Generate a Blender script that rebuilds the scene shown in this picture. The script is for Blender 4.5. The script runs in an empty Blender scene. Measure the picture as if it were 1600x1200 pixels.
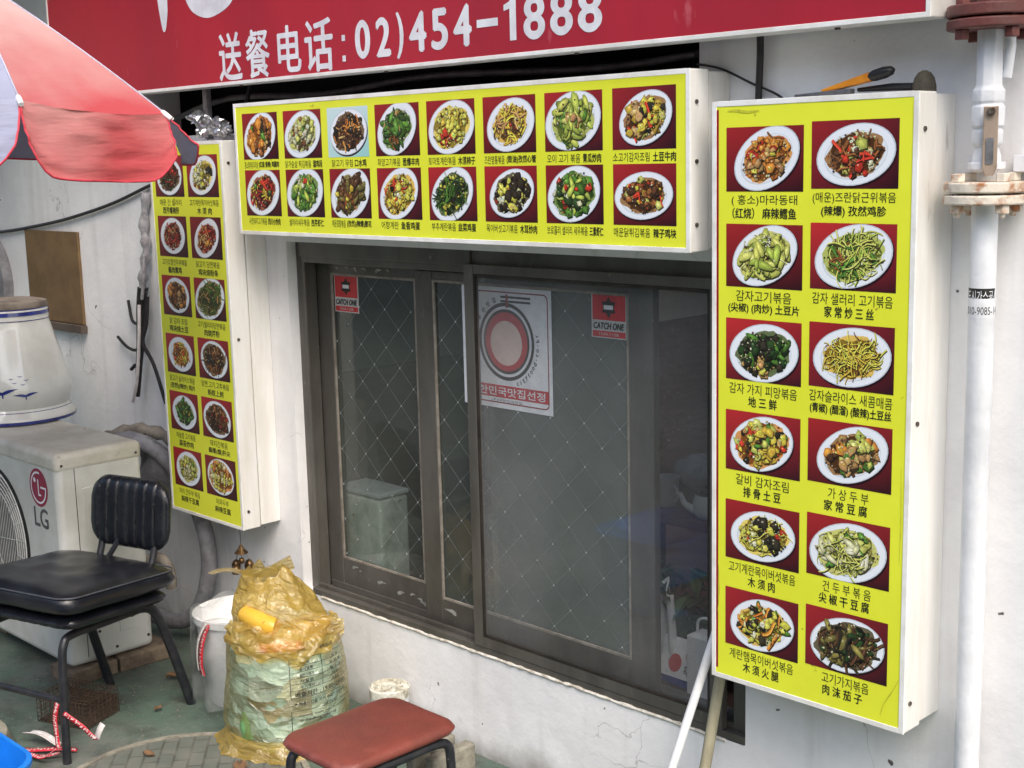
import bpy, bmesh, math, random
from mathutils import Vector, Matrix
from mathutils import noise as mn
R = math.radians
rnd = random.Random(7)
sc = bpy.context.scene
COL = sc.collection

# ------------------------------------------------------------------ camera
cam_d = bpy.data.cameras.new('camera')
cam_d.sensor_width = 36.0
cam_d.lens = 47.457
cam_d.clip_start = 0.05
cam_d.clip_end = 500
cam = bpy.data.objects.new('camera', cam_d)
COL.objects.link(cam)
_r = Vector((0.70115192, 0.71260144, -0.02419009))
_d = Vector((0.10240143, -0.13421508, -0.98564713))
_f = Vector((-0.70562024, 0.68861128, -0.16707657))
_m = Matrix((_r, -_d, -_f)).transposed().to_4x4()
_m.translation = Vector((0, -2.5, 1.7225))
cam.matrix_world = _m
sc.camera = cam

# ------------------------------------------------------------------ light
SUN_EL, SUN_AZ = 52.0, 62.0          # azimuth: degrees from -Y (street side) towards +X
sd = Vector((math.sin(R(SUN_AZ)) * math.cos(R(SUN_EL)), -math.cos(R(SUN_AZ)) * math.cos(R(SUN_EL)), math.sin(R(SUN_EL))))
world = bpy.data.worlds.new('World')
sc.world = world
world.use_nodes = True
wn = world.node_tree
bg = wn.nodes['Background']
sky = wn.nodes.new('ShaderNodeTexSky')
sky.sky_type = 'NISHITA'
sky.sun_disc = False
sky.sun_elevation = R(SUN_EL)
sky.sun_rotation = math.atan2(sd.x, sd.y)
sky.air_density = 1.2
sky.dust_density = 4.0
sky.ozone_density = 1.0
wn.links.new(sky.outputs[0], bg.inputs[0])
bg.inputs[1].default_value = 0.12
sun_d = bpy.data.lights.new('sun', 'SUN')
sun_d.energy = 1.1
sun_d.angle = R(40)
sun_d.color = (1.0, 0.95, 0.88)
sun = bpy.data.objects.new('sun', sun_d)
COL.objects.link(sun)
sun.rotation_euler = (-sd).to_track_quat('-Z', 'Y').to_euler()
sc.view_settings.view_transform = 'Standard'
sc.view_settings.look = 'None'
sc.view_settings.exposure = 1.22
sc.view_settings.gamma = 1.0
sc.cycles.max_bounces = 10
sc.cycles.transparent_max_bounces = 24

# ------------------------------------------------------------------ helpers
def lin(c):
    return tuple(((v / 255) / 12.92 if v / 255 <= 0.04045 else ((v / 255 + 0.055) / 1.055) ** 2.4) for v in c)

def newmat(name):
    m = bpy.data.materials.new(name)
    m.use_nodes = True
    nt = m.node_tree
    return m, nt, nt.nodes['Principled BSDF']

def pm(name, col, rough=0.5, col2=None, scale=8.0, amt=1.0, bump=0.0, bscale=60.0, metal=0.0, spec=0.5, lo=0.42, hi=0.62, spots=None, stretch=(1, 1, 1), coat=0.0):
    """procedural paint: two tones by noise, optional dark specks, bump"""
    m, nt, b = newmat(name)
    N, L = nt.nodes, nt.links
    tc = N.new('ShaderNodeTexCoord')
    mp = N.new('ShaderNodeMapping'); mp.inputs['Scale'].default_value = stretch
    L.new(tc.outputs['Object'], mp.inputs[0])
    c = lin(col)
    b.inputs['Roughness'].default_value = rough
    b.inputs['Metallic'].default_value = metal
    b.inputs['Specular IOR Level'].default_value = spec
    b.inputs['Coat Weight'].default_value = coat
    c2 = lin(col2) if col2 else tuple(v * 0.8 for v in c)
    nz = N.new('ShaderNodeTexNoise'); nz.inputs['Scale'].default_value = scale
    nz.inputs['Detail'].default_value = 6; nz.inputs['Roughness'].default_value = 0.65
    L.new(mp.outputs[0], nz.inputs['Vector'])
    rp = N.new('ShaderNodeValToRGB')
    rp.color_ramp.elements[0].position = lo; rp.color_ramp.elements[1].position = hi
    rp.color_ramp.elements[0].color = (*c, 1); rp.color_ramp.elements[1].color = (*[c[i] * (1 - amt) + c2[i] * amt for i in range(3)], 1)
    L.new(nz.outputs['Fac'], rp.inputs[0])
    out = rp.outputs[0]
    if spots:
        scol, sscale, slo, shi = spots
        n2 = N.new('ShaderNodeTexNoise'); n2.inputs['Scale'].default_value = sscale; n2.inputs['Detail'].default_value = 4
        L.new(mp.outputs[0], n2.inputs['Vector'])
        r2 = N.new('ShaderNodeMapRange'); r2.inputs[1].default_value = slo; r2.inputs[2].default_value = shi
        L.new(n2.outputs['Fac'], r2.inputs[0])
        mx = N.new('ShaderNodeMix'); mx.data_type = 'RGBA'
        L.new(r2.outputs[0], mx.inputs['Factor']); L.new(out, mx.inputs['A'])
        mx.inputs['B'].default_value = (*lin(scol), 1)
        out = mx.outputs['Result']
    L.new(out, b.inputs['Base Color'])
    if bump:
        n3 = N.new('ShaderNodeTexNoise'); n3.inputs['Scale'].default_value = bscale; n3.inputs['Detail'].default_value = 5
        L.new(mp.outputs[0], n3.inputs['Vector'])
        bp = N.new('ShaderNodeBump'); bp.inputs['Strength'].default_value = bump; bp.inputs['Distance'].default_value = 0.01
        L.new(n3.outputs['Fac'], bp.inputs['Height']); L.new(bp.outputs[0], b.inputs['Normal'])
    return m

class MB:
    def __init__(s):
        s.v = []; s.f = []; s.c = None
    def add(s, vs, fs):
        o = len(s.v); s.v += [tuple(v) for v in vs]; s.f += [tuple(i + o for i in f) for f in fs]
        return s
    def box(s, x0, x1, y0, y1, z0, z1):
        return s.add([(x0, y0, z0), (x1, y0, z0), (x1, y1, z0), (x0, y1, z0), (x0, y0, z1), (x1, y0, z1), (x1, y1, z1), (x0, y1, z1)],
                     [(0, 3, 2, 1), (4, 5, 6, 7), (0, 1, 5, 4), (1, 2, 6, 5), (2, 3, 7, 6), (3, 0, 4, 7)])
    def tube(s, pts, r, n=12, cap=True, flat=1.0):
        pts = [Vector(p) for p in pts]
        rr = r if isinstance(r, (list, tuple)) else [r] * len(pts)
        vs = []; fs = []
        prev = None
        for i, p in enumerate(pts):
            t = (pts[min(i + 1, len(pts) - 1)] - pts[max(i - 1, 0)]).normalized()
            if prev is None:
                a = Vector((0, 0, 1)) if abs(t.z) < 0.9 else Vector((1, 0, 0))
                u = t.cross(a).normalized()
            else:
                u = (prev - t * prev.dot(t)).normalized()
            prev = u
            w = t.cross(u)
            for k in range(n):
                a = 2 * math.pi * k / n
                vs.append(p + (u * math.cos(a) + w * math.sin(a) * flat) * rr[i])
        for i in range(len(pts) - 1):
            for k in range(n):
                k2 = (k + 1) % n
                fs.append((i * n + k, i * n + k2, (i + 1) * n + k2, (i + 1) * n + k))
        if cap:
            fs.append(tuple(range(n - 1, -1, -1))); fs.append(tuple((len(pts) - 1) * n + k for k in range(n)))
        return s.add(vs, fs)
    def cyl(s, a, b, r, n=20, r2=None):
        return s.tube([a, b], [r, r if r2 is None else r2], n)
    def lathe(s, prof, cx, cy, n=40, close=True):
        vs = []; fs = []
        for (r, z) in prof:
            for k in range(n):
                a = 2 * math.pi * k / n
                vs.append((cx + r * math.cos(a), cy + r * math.sin(a), z))
        for i in range(len(prof) - 1):
            for k in range(n):
                k2 = (k + 1) % n
                fs.append((i * n + k, i * n + k2, (i + 1) * n + k2, (i + 1) * n + k))
        if close:
            if prof[0][0] > 1e-5: fs.append(tuple(range(n - 1, -1, -1)))
            if prof[-1][0] > 1e-5: fs.append(tuple((len(prof) - 1) * n + k for k in range(n)))
        return s.add(vs, fs)
    def grid(s, fn, nu, nv, wrap=False):
        vs = []; fs = []
        for j in range(nv + 1):
            for i in range(nu + (0 if wrap else 1)):
                vs.append(fn(i / nu, j / nv))
        w = nu if wrap else nu + 1
        for j in range(nv):
            for i in range(nu):
                i2 = (i + 1) % w if wrap else i + 1
                fs.append((j * w + i, j * w + i2, (j + 1) * w + i2, (j + 1) * w + i))
        return s.add(vs, fs)
    def prism(s, poly, y0, y1):
        """polygon given in x,z extruded along y"""
        n = len(poly)
        vs = [(p[0], y0, p[1]) for p in poly] + [(p[0], y1, p[1]) for p in poly]
        fs = [tuple(range(n)), tuple(range(2 * n - 1, n - 1, -1))]
        for i in range(n):
            j = (i + 1) % n
            fs.append((i, i + n, j + n, j))
        return s.add(vs, fs)
    def build(s, name, mat, parent=None, bevel=0.0, smooth=None, seg=2, weld=False, thick=0.0, sub=0):
        me = bpy.data.meshes.new(name)
        me.from_pydata(s.v, [], s.f)
        me.validate()
        bm = bmesh.new(); bm.from_mesh(me)
        if weld: bmesh.ops.remove_doubles(bm, verts=bm.verts, dist=1e-5)
        bmesh.ops.recalc_face_normals(bm, faces=bm.faces)
        bm.to_mesh(me); bm.free()
        if s.c:
            at = me.color_attributes.new('tint', 'FLOAT_COLOR', 'POINT')
            for i, c in enumerate(s.c): at.data[i].color = (*c, 1)
        if mat is not None:
            for m in (mat if isinstance(mat, (list, tuple)) else [mat]): me.materials.append(m)
        o = bpy.data.objects.new(name, me)
        COL.objects.link(o)
        if parent is not None: o.parent = parent
        if bevel:
            b = o.modifiers.new('bevel', 'BEVEL'); b.width = bevel; b.segments = seg; b.limit_method = 'ANGLE'; b.angle_limit = R(35)
        if thick:
            b = o.modifiers.new('thickness', 'SOLIDIFY'); b.thickness = thick; b.offset = 0
        if sub:
            b = o.modifiers.new('sub', 'SUBSURF'); b.levels = sub; b.render_levels = sub
        if smooth is not None:
            me.shade_smooth()
            me.set_sharp_from_angle(angle=R(smooth))
        return o

def tag(o, label, cat, group=None):
    o['label'] = label; o['category'] = cat
    if group: o['group'] = group
    return o
def thing(name, label, cat, loc=(0, 0, 0), group=None):
    o = bpy.data.objects.new(name, None)
    o.empty_display_size = 0.1
    COL.objects.link(o)
    o.location = (0, 0, 0)
    return tag(o, label, cat, group)
def struct(o):
    o['kind'] = 'structure'; return o

def catmull(pts, n=6):
    P = [Vector(p) for p in pts]
    P = [P[0]] + P + [P[-1]]
    out = []
    for i in range(1, len(P) - 2):
        for k in range(n):
            t = k / n
            a, b, c, d = P[i - 1], P[i], P[i + 1], P[i + 2]
            out.append(0.5 * ((2 * b) + (c - a) * t + (2 * a - 5 * b + 4 * c - d) * t * t + (3 * b - a - 3 * c + d) * t ** 3))
    out.append(P[-2])
    return out

# text as flat polygons (x right, y up), fitted to a width and a height
def text2d(body, width=None, height=0.02, bold=0.0, space=1.0, shear=0.0):
    cu = bpy.data.curves.new('lettering', 'FONT')
    cu.body = body; cu.size = 1.0; cu.resolution_u = 6 if len(body) == 1 and body.isdigit() else 3; cu.space_character = space; cu.shear = shear
    cu.align_x = 'LEFT'; cu.fill_mode = 'BOTH'
    o = bpy.data.objects.new('lettering', cu)
    COL.objects.link(o)
    me = bpy.data.meshes.new_from_object(o)
    vs = [(v.co.x, v.co.y) for v in me.vertices]
    fs = [tuple(p.vertices) for p in me.polygons]
    bpy.data.objects.remove(o); bpy.data.meshes.remove(me); bpy.data.curves.remove(cu)
    if not vs: return [], []
    x0 = min(v[0] for v in vs); x1 = max(v[0] for v in vs); y0 = min(v[1] for v in vs); y1 = max(v[1] for v in vs)
    sy = height / (y1 - y0)
    sx = sy if width is None else width / (x1 - x0)
    base = [((v[0] - (x0 + x1) / 2) * sx, (v[1] - (y0 + y1) / 2) * sy) for v in vs]
    return base, fs
def bolder(vs, fs, h, bold):
    """heavier strokes: the same outline laid down again with tiny shifts; gives (x, z, layer)"""
    sh = [(0, 0)]
    if bold: sh += [(bold * h, 0), (-bold * h, 0), (0, bold * h * 0.8), (0, -bold * h * 0.8)]
    ov, of = [], []
    for k, (a, b) in enumerate(sh):
        o = len(ov)
        ov += [(v[0] + a, v[1] + b, k * 0.00002) for v in vs]
        of += [tuple(i + o for i in f) for f in fs]
    return ov, of
def letters(name, body, cx, y, cz, w, h, mat, parent, bold=0.0, space=1.0, shear=0.0):
    vs, fs = text2d(body, w, h, bold, space, shear)
    vs, fs = bolder(vs, fs, h, bold)
    mb = MB().add([(cx + a, y - l_, cz + b) for a, b, l_ in vs], fs)
    return mb.build(name, mat, parent)

# ------------------------------------------------------------------ materials
M = {}
M['wall'] = None
def wall_mat():
    m, nt, b = newmat('painted_plaster')
    N, L = nt.nodes, nt.links
    tc = N.new('ShaderNodeTexCoord')
    n1 = N.new('ShaderNodeTexNoise'); n1.inputs['Scale'].default_value = 2.2; n1.inputs['Detail'].default_value = 8; n1.inputs['Roughness'].default_value = 0.7
    L.new(tc.outputs['Object'], n1.inputs['Vector'])
    r1 = N.new('ShaderNodeValToRGB')
    r1.color_ramp.elements[0].position = 0.35; r1.color_ramp.elements[1].position = 0.68
    r1.color_ramp.elements[0].color = (*lin((246, 246, 246)), 1); r1.color_ramp.elements[1].color = (*lin((226, 225, 227)), 1)
    L.new(n1.outputs['Fac'], r1.inputs[0])
    # vertical grime streaks
    mp = N.new('ShaderNodeMapping'); mp.inputs['Scale'].default_value = (14, 14, 0.9)
    L.new(tc.outputs['Object'], mp.inputs[0])
    n2 = N.new('ShaderNodeTexNoise'); n2.inputs['Scale'].default_value = 1.0; n2.inputs['Detail'].default_value = 6
    L.new(mp.outputs[0], n2.inputs['Vector'])
    r2 = N.new('ShaderNodeMapRange'); r2.inputs[1].default_value = 0.55; r2.inputs[2].default_value = 0.78; r2.inputs[4].default_value = 0.28
    L.new(n2.outputs['Fac'], r2.inputs[0])
    m1 = N.new('ShaderNodeMix'); m1.data_type = 'RGBA'
    L.new(r2.outputs[0], m1.inputs['Factor']); L.new(r1.outputs[0], m1.inputs['A']); m1.inputs['B'].default_value = (*lin((150, 142, 136)), 1)
    # dark chips
    n3 = N.new('ShaderNodeTexNoise'); n3.inputs['Scale'].default_value = 26; n3.inputs['Detail'].default_value = 2
    L.new(tc.outputs['Object'], n3.inputs['Vector'])
    r3 = N.new('ShaderNodeMapRange'); r3.inputs[1].default_value = 0.735; r3.inputs[2].default_value = 0.755
    L.new(n3.outputs['Fac'], r3.inputs[0])
    m2 = N.new('ShaderNodeMix'); m2.data_type = 'RGBA'
    L.new(r3.outputs[0], m2.inputs['Factor']); L.new(m1.outputs['Result'], m2.inputs['A']); m2.inputs['B'].default_value = (*lin((95, 88, 84)), 1)
    vo = N.new('ShaderNodeTexVoronoi'); vo.feature = 'DISTANCE_TO_EDGE'; vo.inputs['Scale'].default_value = 2.3
    nd = N.new('ShaderNodeTexNoise'); nd.inputs['Scale'].default_value = 4; nd.inputs['Detail'].default_value = 5; L.new(tc.outputs['Object'], nd.inputs['Vector'])
    av = N.new('ShaderNodeVectorMath'); av.operation = 'MULTIPLY_ADD'; av.inputs[1].default_value = (0.35, 0.35, 0.35); L.new(nd.outputs['Color'], av.inputs[0]); L.new(tc.outputs['Object'], av.inputs[2]); L.new(av.outputs[0], vo.inputs['Vector'])
    rc = N.new('ShaderNodeMapRange'); rc.inputs[1].default_value = 0.004; rc.inputs[2].default_value = 0.0; rc.inputs[4].default_value = 0.55; L.new(vo.outputs['Distance'], rc.inputs[0])
    nm = N.new('ShaderNodeTexNoise'); nm.inputs['Scale'].default_value = 1.7; L.new(tc.outputs['Object'], nm.inputs['Vector'])
    rm_ = N.new('ShaderNodeMapRange'); rm_.inputs[1].default_value = 0.5; rm_.inputs[2].default_value = 0.58; L.new(nm.outputs['Fac'], rm_.inputs[0])
    mc = N.new('ShaderNodeMath'); mc.operation = 'MULTIPLY'; L.new(rc.outputs[0], mc.inputs[0]); L.new(rm_.outputs[0], mc.inputs[1])
    m2b = N.new('ShaderNodeMix'); m2b.data_type = 'RGBA'; L.new(mc.outputs[0], m2b.inputs['Factor']); L.new(m2.outputs['Result'], m2b.inputs['A']); m2b.inputs['B'].default_value = (*lin((120, 112, 108)), 1)
    m2 = m2b
    # grime near the ground: splash-back dirt band on the plaster itself
    sp = N.new('ShaderNodeSeparateXYZ'); L.new(tc.outputs['Object'], sp.inputs[0])
    n4 = N.new('ShaderNodeTexNoise'); n4.inputs['Scale'].default_value = 9; n4.inputs['Detail'].default_value = 6
    L.new(tc.outputs['Object'], n4.inputs['Vector'])
    ad = N.new('ShaderNodeMath'); ad.operation = 'MULTIPLY_ADD'; ad.inputs[1].default_value = 0.16; L.new(n4.outputs['Fac'], ad.inputs[0])
    ng = N.new('ShaderNodeMath'); ng.operation = 'MULTIPLY'; ng.inputs[1].default_value = -1.0; L.new(sp.outputs['Z'], ng.inputs[0]); L.new(ng.outputs[0], ad.inputs[2])
    r4 = N.new('ShaderNodeMapRange'); r4.inputs[1].default_value = 0.0; r4.inputs[2].default_value = 0.08; r4.inputs[4].default_value = 0.75
    L.new(ad.outputs[0], r4.inputs[0])
    m3 = N.new('ShaderNodeMix'); m3.data_type = 'RGBA'
    L.new(r4.outputs[0], m3.inputs['Factor']); L.new(m2.outputs['Result'], m3.inputs['A']); m3.inputs['B'].default_value = (*lin((120, 116, 108)), 1)
    L.new(m3.outputs['Result'], b.inputs['Base Color'])
    b.inputs['Roughness'].default_value = 0.6
    n5 = N.new('ShaderNodeTexNoise'); n5.inputs['Scale'].default_value = 12; n5.inputs['Detail'].default_value = 9; n5.inputs['Roughness'].default_value = 0.62
    L.new(tc.outputs['Object'], n5.inputs['Vector'])
    bp = N.new('ShaderNodeBump'); bp.inputs['Strength'].default_value = 0.2; bp.inputs['Distance'].default_value = 0.02
    L.new(n5.outputs['Fac'], bp.inputs['Height']); L.new(bp.outputs[0], b.inputs['Normal'])
    return m
M['wall'] = wall_mat()

def ground_mat():
    m, nt, b = newmat('worn_green_concrete')
    N, L = nt.nodes, nt.links
    tc = N.new('ShaderNodeTexCoord')
    def noise(s, d=7):
        n = N.new('ShaderNodeTexNoise'); n.inputs['Scale'].default_value = s; n.inputs['Detail'].default_value = d; n.inputs['Roughness'].default_value = 0.7
        L.new(tc.outputs['Object'], n.inputs['Vector']); return n
    n1 = noise(3.2)
    r1 = N.new('ShaderNodeValToRGB')
    e = r1.color_ramp.elements
    e[0].position = 0.36; e[0].color = (*lin((76, 98, 86)), 1)
    e[1].position = 0.66; e[1].color = (*lin((108, 111, 105)), 1)
    k = e.new(0.5); k.color = (*lin((90, 104, 94)), 1)
    L.new(n1.outputs['Fac'], r1.inputs[0])
    n2 = noise(7)
    r2 = N.new('ShaderNodeMapRange'); r2.inputs[1].default_value = 0.46; r2.inputs[2].default_value = 0.68; r2.inputs[4].default_value = 0.85
    L.new(n2.outputs['Fac'], r2.inputs[0])
    m1 = N.new('ShaderNodeMix'); m1.data_type = 'RGBA'
    L.new(r2.outputs[0], m1.inputs['Factor']); L.new(r1.outputs[0], m1.inputs['A']); m1.inputs['B'].default_value = (*lin((62, 63, 57)), 1)
    n3 = noise(70, 3)
    r3 = N.new('ShaderNodeMapRange'); r3.inputs[1].default_value = 0.62; r3.inputs[2].default_value = 0.7; r3.inputs[4].default_value = 0.6
    L.new(n3.outputs['Fac'], r3.inputs[0])
    m2 = N.new('ShaderNodeMix'); m2.data_type = 'RGBA'
    L.new(r3.outputs[0], m2.inputs['Factor']); L.new(m1.outputs['Result'], m2.inputs['A']); m2.inputs['B'].default_value = (*lin((160, 162, 152)), 1)
    L.new(m2.outputs['Result'], b.inputs['Base Color'])
    b.inputs['Roughness'].default_value = 0.62
    bp = N.new('ShaderNodeBump'); bp.inputs['Strength'].default_value = 0.35; bp.inputs['Distance'].default_value = 0.01
    L.new(n2.outputs['Fac'], bp.inputs['Height']); L.new(bp.outputs[0], b.inputs['Normal'])
    return m
M['ground'] = ground_mat()

def paver_mat():
    m, nt, b = newmat('manhole_pavers')
    N, L = nt.nodes, nt.links
    tc = N.new('ShaderNodeTexCoord')
    mp = N.new('ShaderNodeMapping'); mp.inputs['Rotation'].default_value = (0, 0, R(38)); mp.inputs['Scale'].default_value = (1, 1, 1)
    L.new(tc.outputs['Object'], mp.inputs[0])
    bk = N.new('ShaderNodeTexBrick'); bk.inputs['Scale'].default_value = 9; bk.inputs['Mortar Size'].default_value = 0.035; bk.inputs['Brick Width'].default_value = 0.8; bk.inputs['Row Height'].default_value = 0.4
    bk.inputs['Color1'].default_value = (*lin((100, 104, 97)), 1); bk.inputs['Color2'].default_value = (*lin((91, 97, 90)), 1); bk.inputs['Mortar'].default_value = (*lin((74, 76, 70)), 1)
    L.new(mp.outputs[0], bk.inputs['Vector'])
    n = N.new('ShaderNodeTexNoise'); n.inputs['Scale'].default_value = 14; n.inputs['Detail'].default_value = 7
    L.new(tc.outputs['Object'], n.inputs['Vector'])
    r = N.new('ShaderNodeMapRange'); r.inputs[1].default_value = 0.42; r.inputs[2].default_value = 0.7; r.inputs[4].default_value = 0.8
    L.new(n.outputs['Fac'], r.inputs[0])
    x = N.new('ShaderNodeMix'); x.data_type = 'RGBA'
    L.new(r.outputs[0], x.inputs['Factor']); L.new(bk.outputs['Color'], x.inputs['A']); x.inputs['B'].default_value = (*lin((112, 112, 104)), 1)
    L.new(x.outputs['Result'], b.inputs['Base Color'])
    b.inputs['Roughness'].default_value = 0.75
    bp = N.new('ShaderNodeBump'); bp.inputs['Strength'].default_value = 0.5; bp.inputs['Distance'].default_value = 0.004; bp.invert = True
    L.new(bk.outputs['Fac'], bp.inputs['Height']); L.new(bp.outputs[0], b.inputs['Normal'])
    return m

def glass_mat(name, tint, haze=0.0, hazecol=(120, 125, 122), speck=0.0, rough=0.02, hscale=3.0, hlo=0.4, hhi=0.75, hmin=0.0, gloss=1.0):
    m = bpy.data.materials.new(name); m.use_nodes = True
    nt = m.node_tree; N, L = nt.nodes, nt.links
    N.remove(N['Principled BSDF'])
    out = N['Material Output']
    tr = N.new('ShaderNodeBsdfTransparent'); tr.inputs[0].default_value = (*tint, 1)
    gl = N.new('ShaderNodeBsdfGlossy'); gl.inputs['Roughness'].default_value = rough; gl.inputs[0].default_value = (0.9, 0.95, 0.93, 1)
    ge = N.new('ShaderNodeNewGeometry')
    dt = N.new('ShaderNodeVectorMath'); dt.operation = 'DOT_PRODUCT'; L.new(ge.outputs['Normal'], dt.inputs[0]); L.new(ge.outputs['Incoming'], dt.inputs[1])
    def mth(op, a, b=None):
        n_ = N.new('ShaderNodeMath'); n_.operation = op
        for i_, q_ in enumerate((a, b)):
            if q_ is None: continue
            if isinstance(q_, (int, float)): n_.inputs[i_].default_value = q_
            else: L.new(q_, n_.inputs[i_])
        return n_
    fr = mth('ADD', mth('MULTIPLY', mth('POWER', mth('SUBTRACT', 1.0, mth('ABSOLUTE', dt.outputs['Value']).outputs[0]).outputs[0], 5.0).outputs[0], 0.93).outputs[0], 0.07)
    mx = N.new('ShaderNodeMixShader')
    gm = N.new('ShaderNodeMath'); gm.operation = 'MULTIPLY'; gm.inputs[1].default_value = gloss; L.new(fr.outputs[0], gm.inputs[0])
    L.new(gm.outputs[0], mx.inputs[0]); L.new(tr.outputs[0], mx.inputs[1]); L.new(gl.outputs[0], mx.inputs[2])
    last = mx.outputs[0]
    tc = N.new('ShaderNodeTexCoord')
    if haze or speck:
        df = N.new('ShaderNodeBsdfDiffuse'); df.inputs[0].default_value = (*lin(hazecol), 1)
        tl = N.new('ShaderNodeBsdfTranslucent'); tl.inputs[0].default_value = (*lin(hazecol), 1)
        dd = N.new('ShaderNodeMixShader'); dd.inputs[0].default_value = 0.35
        L.new(df.outputs[0], dd.inputs[1]); L.new(tl.outputs[0], dd.inputs[2])
        n = N.new('ShaderNodeTexNoise'); n.inputs['Scale'].default_value = hscale; n.inputs['Detail'].default_value = 6
        L.new(tc.outputs['Object'], n.inputs['Vector'])
        r = N.new('ShaderNodeMapRange'); r.inputs[1].default_value = hlo; r.inputs[2].default_value = hhi; r.inputs[3].default_value = hmin; r.inputs[4].default_value = haze
        L.new(n.outputs['Fac'], r.inputs[0])
        fac = r.outputs[0]
        if speck:
            v = N.new('ShaderNodeTexNoise'); v.inputs['Scale'].default_value = 210; v.inputs['Detail'].default_value = 2
            mp = N.new('ShaderNodeMapping'); mp.inputs['Scale'].default_value = (1.6, 1, 1)
            L.new(tc.outputs['Object'], mp.inputs[0]); L.new(mp.outputs[0], v.inputs['Vector'])
            r2 = N.new('ShaderNodeMapRange'); r2.inputs[1].default_value = 0.66; r2.inputs[2].default_value = 0.74; r2.inputs[4].default_value = speck
            L.new(v.outputs['Fac'], r2.inputs[0])
            ad = N.new('ShaderNodeMath'); ad.operation = 'ADD'; ad.use_clamp = True
            L.new(fac, ad.inputs[0]); L.new(r2.outputs[0], ad.inputs[1]); fac = ad.outputs[0]
        m2 = N.new('ShaderNodeMixShader')
        L.new(fac, m2.inputs[0]); L.new(last, m2.inputs[1]); L.new(dd.outputs[0], m2.inputs[2])
        last = m2.outputs[0]
    L.new(last, out.inputs[0])
    return m

def print_mat():
    m, nt, b = newmat('printed_food_photo')
    N, L = nt.nodes, nt.links
    a = N.new('ShaderNodeVertexColor'); a.layer_name = 'tint'
    tc = N.new('ShaderNodeTexCoord')
    n = N.new('ShaderNodeTexNoise'); n.inputs['Scale'].default_value = 420; n.inputs['Detail'].default_value = 3
    L.new(tc.outputs['Object'], n.inputs['Vector'])
    r = N.new('ShaderNodeMapRange'); r.inputs[1].default_value = 0.3; r.inputs[2].default_value = 0.7; r.inputs[3].default_value = 0.8; r.inputs[4].default_value = 1.25
    L.new(n.outputs['Fac'], r.inputs[0])
    x = N.new('ShaderNodeMix'); x.data_type = 'RGBA'; x.blend_type = 'MULTIPLY'; L.new(a.outputs['Alpha'], x.inputs['Factor'])
    L.new(a.outputs['Color'], x.inputs['A']); L.new(r.outputs[0], x.inputs['B'])
    L.new(x.outputs['Result'], b.inputs['Base Color'])
    b.inputs['Roughness'].default_value = 0.4
    b.inputs['Specular IOR Level'].default_value = 0.35
    return m
M['print'] = print_mat()
M['yellow'] = pm('yellow_sign_vinyl', (232, 238, 62), 0.38, (225, 231, 56), 3, 1, spec=0.35, spots=((168, 160, 50), 30, 0.73, 0.78))
M['sign_white'] = pm('white_sign_metal', (232, 231, 227), 0.42, (221, 218, 211), 2.2, 1, spots=((128, 114, 98), 5, 0.70, 0.80), stretch=(7, 7, 1.1))
M['sign_trim'] = pm('white_trim', (242, 242, 240), 0.35, (222, 220, 214), 9, 1)
M['sign_red'] = pm('red_sign_vinyl', (178, 38, 54), 0.42, (164, 36, 52), 2.5, 1, spec=0.4, spots=((196, 96, 104), 22, 0.70, 0.80), stretch=(1, 1, 0.35))
M['ink'] = pm('black_print_ink', (26, 26, 22), 0.45, (32, 32, 26), 40, 1)
M['ink_red'] = pm('red_print_ink', (196, 40, 48), 0.45, (184, 36, 44), 30, 1)
M['ink_white'] = pm('white_print', (236, 238, 242), 0.4, (222, 224, 230), 30, 1)
M['ink_dkred'] = pm('dark_red_print', (150, 24, 36), 0.45, (130, 22, 32), 30, 1)
M['pearl'] = pm('white_letter_vinyl', (232, 234, 238), 0.4, (214, 214, 220), 12, 1)
M['screw'] = pm('screw_steel', (110, 104, 98), 0.45, (70, 56, 46), 90, 1, metal=0.7)
M['frame'] = pm('brown_anodised_aluminium', (106, 103, 97), 0.42, (86, 83, 78), 5, 1, metal=0.35, spots=((134, 126, 116), 60, 0.66, 0.8), stretch=(1, 1, 0.4))
M['frame_dark'] = pm('dark_window_track', (58, 52, 46), 0.5, (38, 34, 30), 12, 1, metal=0.25)
M['bead'] = pm('grey_glazing_bead', (150, 143, 132), 0.45, (122, 114, 104), 20, 1)
M['black_paint'] = pm('black_tube_paint', (30, 32, 38), 0.38, (44, 44, 48), 40, 1, spots=((92, 84, 78), 70, 0.72, 0.76))
M['vinyl'] = pm('black_vinyl', (19, 21, 28), 0.27, (30, 32, 38), 14, 1, bump=0.12, bscale=300, spec=0.5)
M['piping'] = pm('grey_vinyl_piping', (70, 74, 82), 0.5, (54, 56, 64), 30, 1)
M['ac'] = pm('aged_white_enamel', (210, 212, 208), 0.4, (192, 192, 186), 4, 1, spots=((140, 132, 118), 34, 0.73, 0.79))
M['ac_top'] = pm('dusty_enamel_top', (204, 202, 192), 0.55, (186, 182, 170), 7, 1, spots=((110, 102, 92), 26, 0.66, 0.8))
M['black'] = pm('black_plastic', (18, 18, 20), 0.45, (26, 26, 28), 30, 1)
M['grille'] = pm('white_grille_wire', (205, 206, 202), 0.4, (186, 186, 180), 30, 1)
M['ceramic'] = pm('glazed_white_ceramic', (222, 224, 220), 0.12, (206, 206, 200), 4, 1, coat=0.6, spec=0.6, spots=((130, 122, 112), 50, 0.77, 0.8))
M['blue_glaze'] = pm('blue_glaze', (34, 42, 110), 0.15, (52, 62, 140), 30, 1, coat=0.5)
M['clay_lid'] = pm('dusty_lid_top', (140, 130, 120), 0.8, (110, 100, 92), 14, 1)
M['card'] = pm('brown_cardboard', (122, 98, 66), 0.8, (104, 82, 54), 6, 1)
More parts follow.
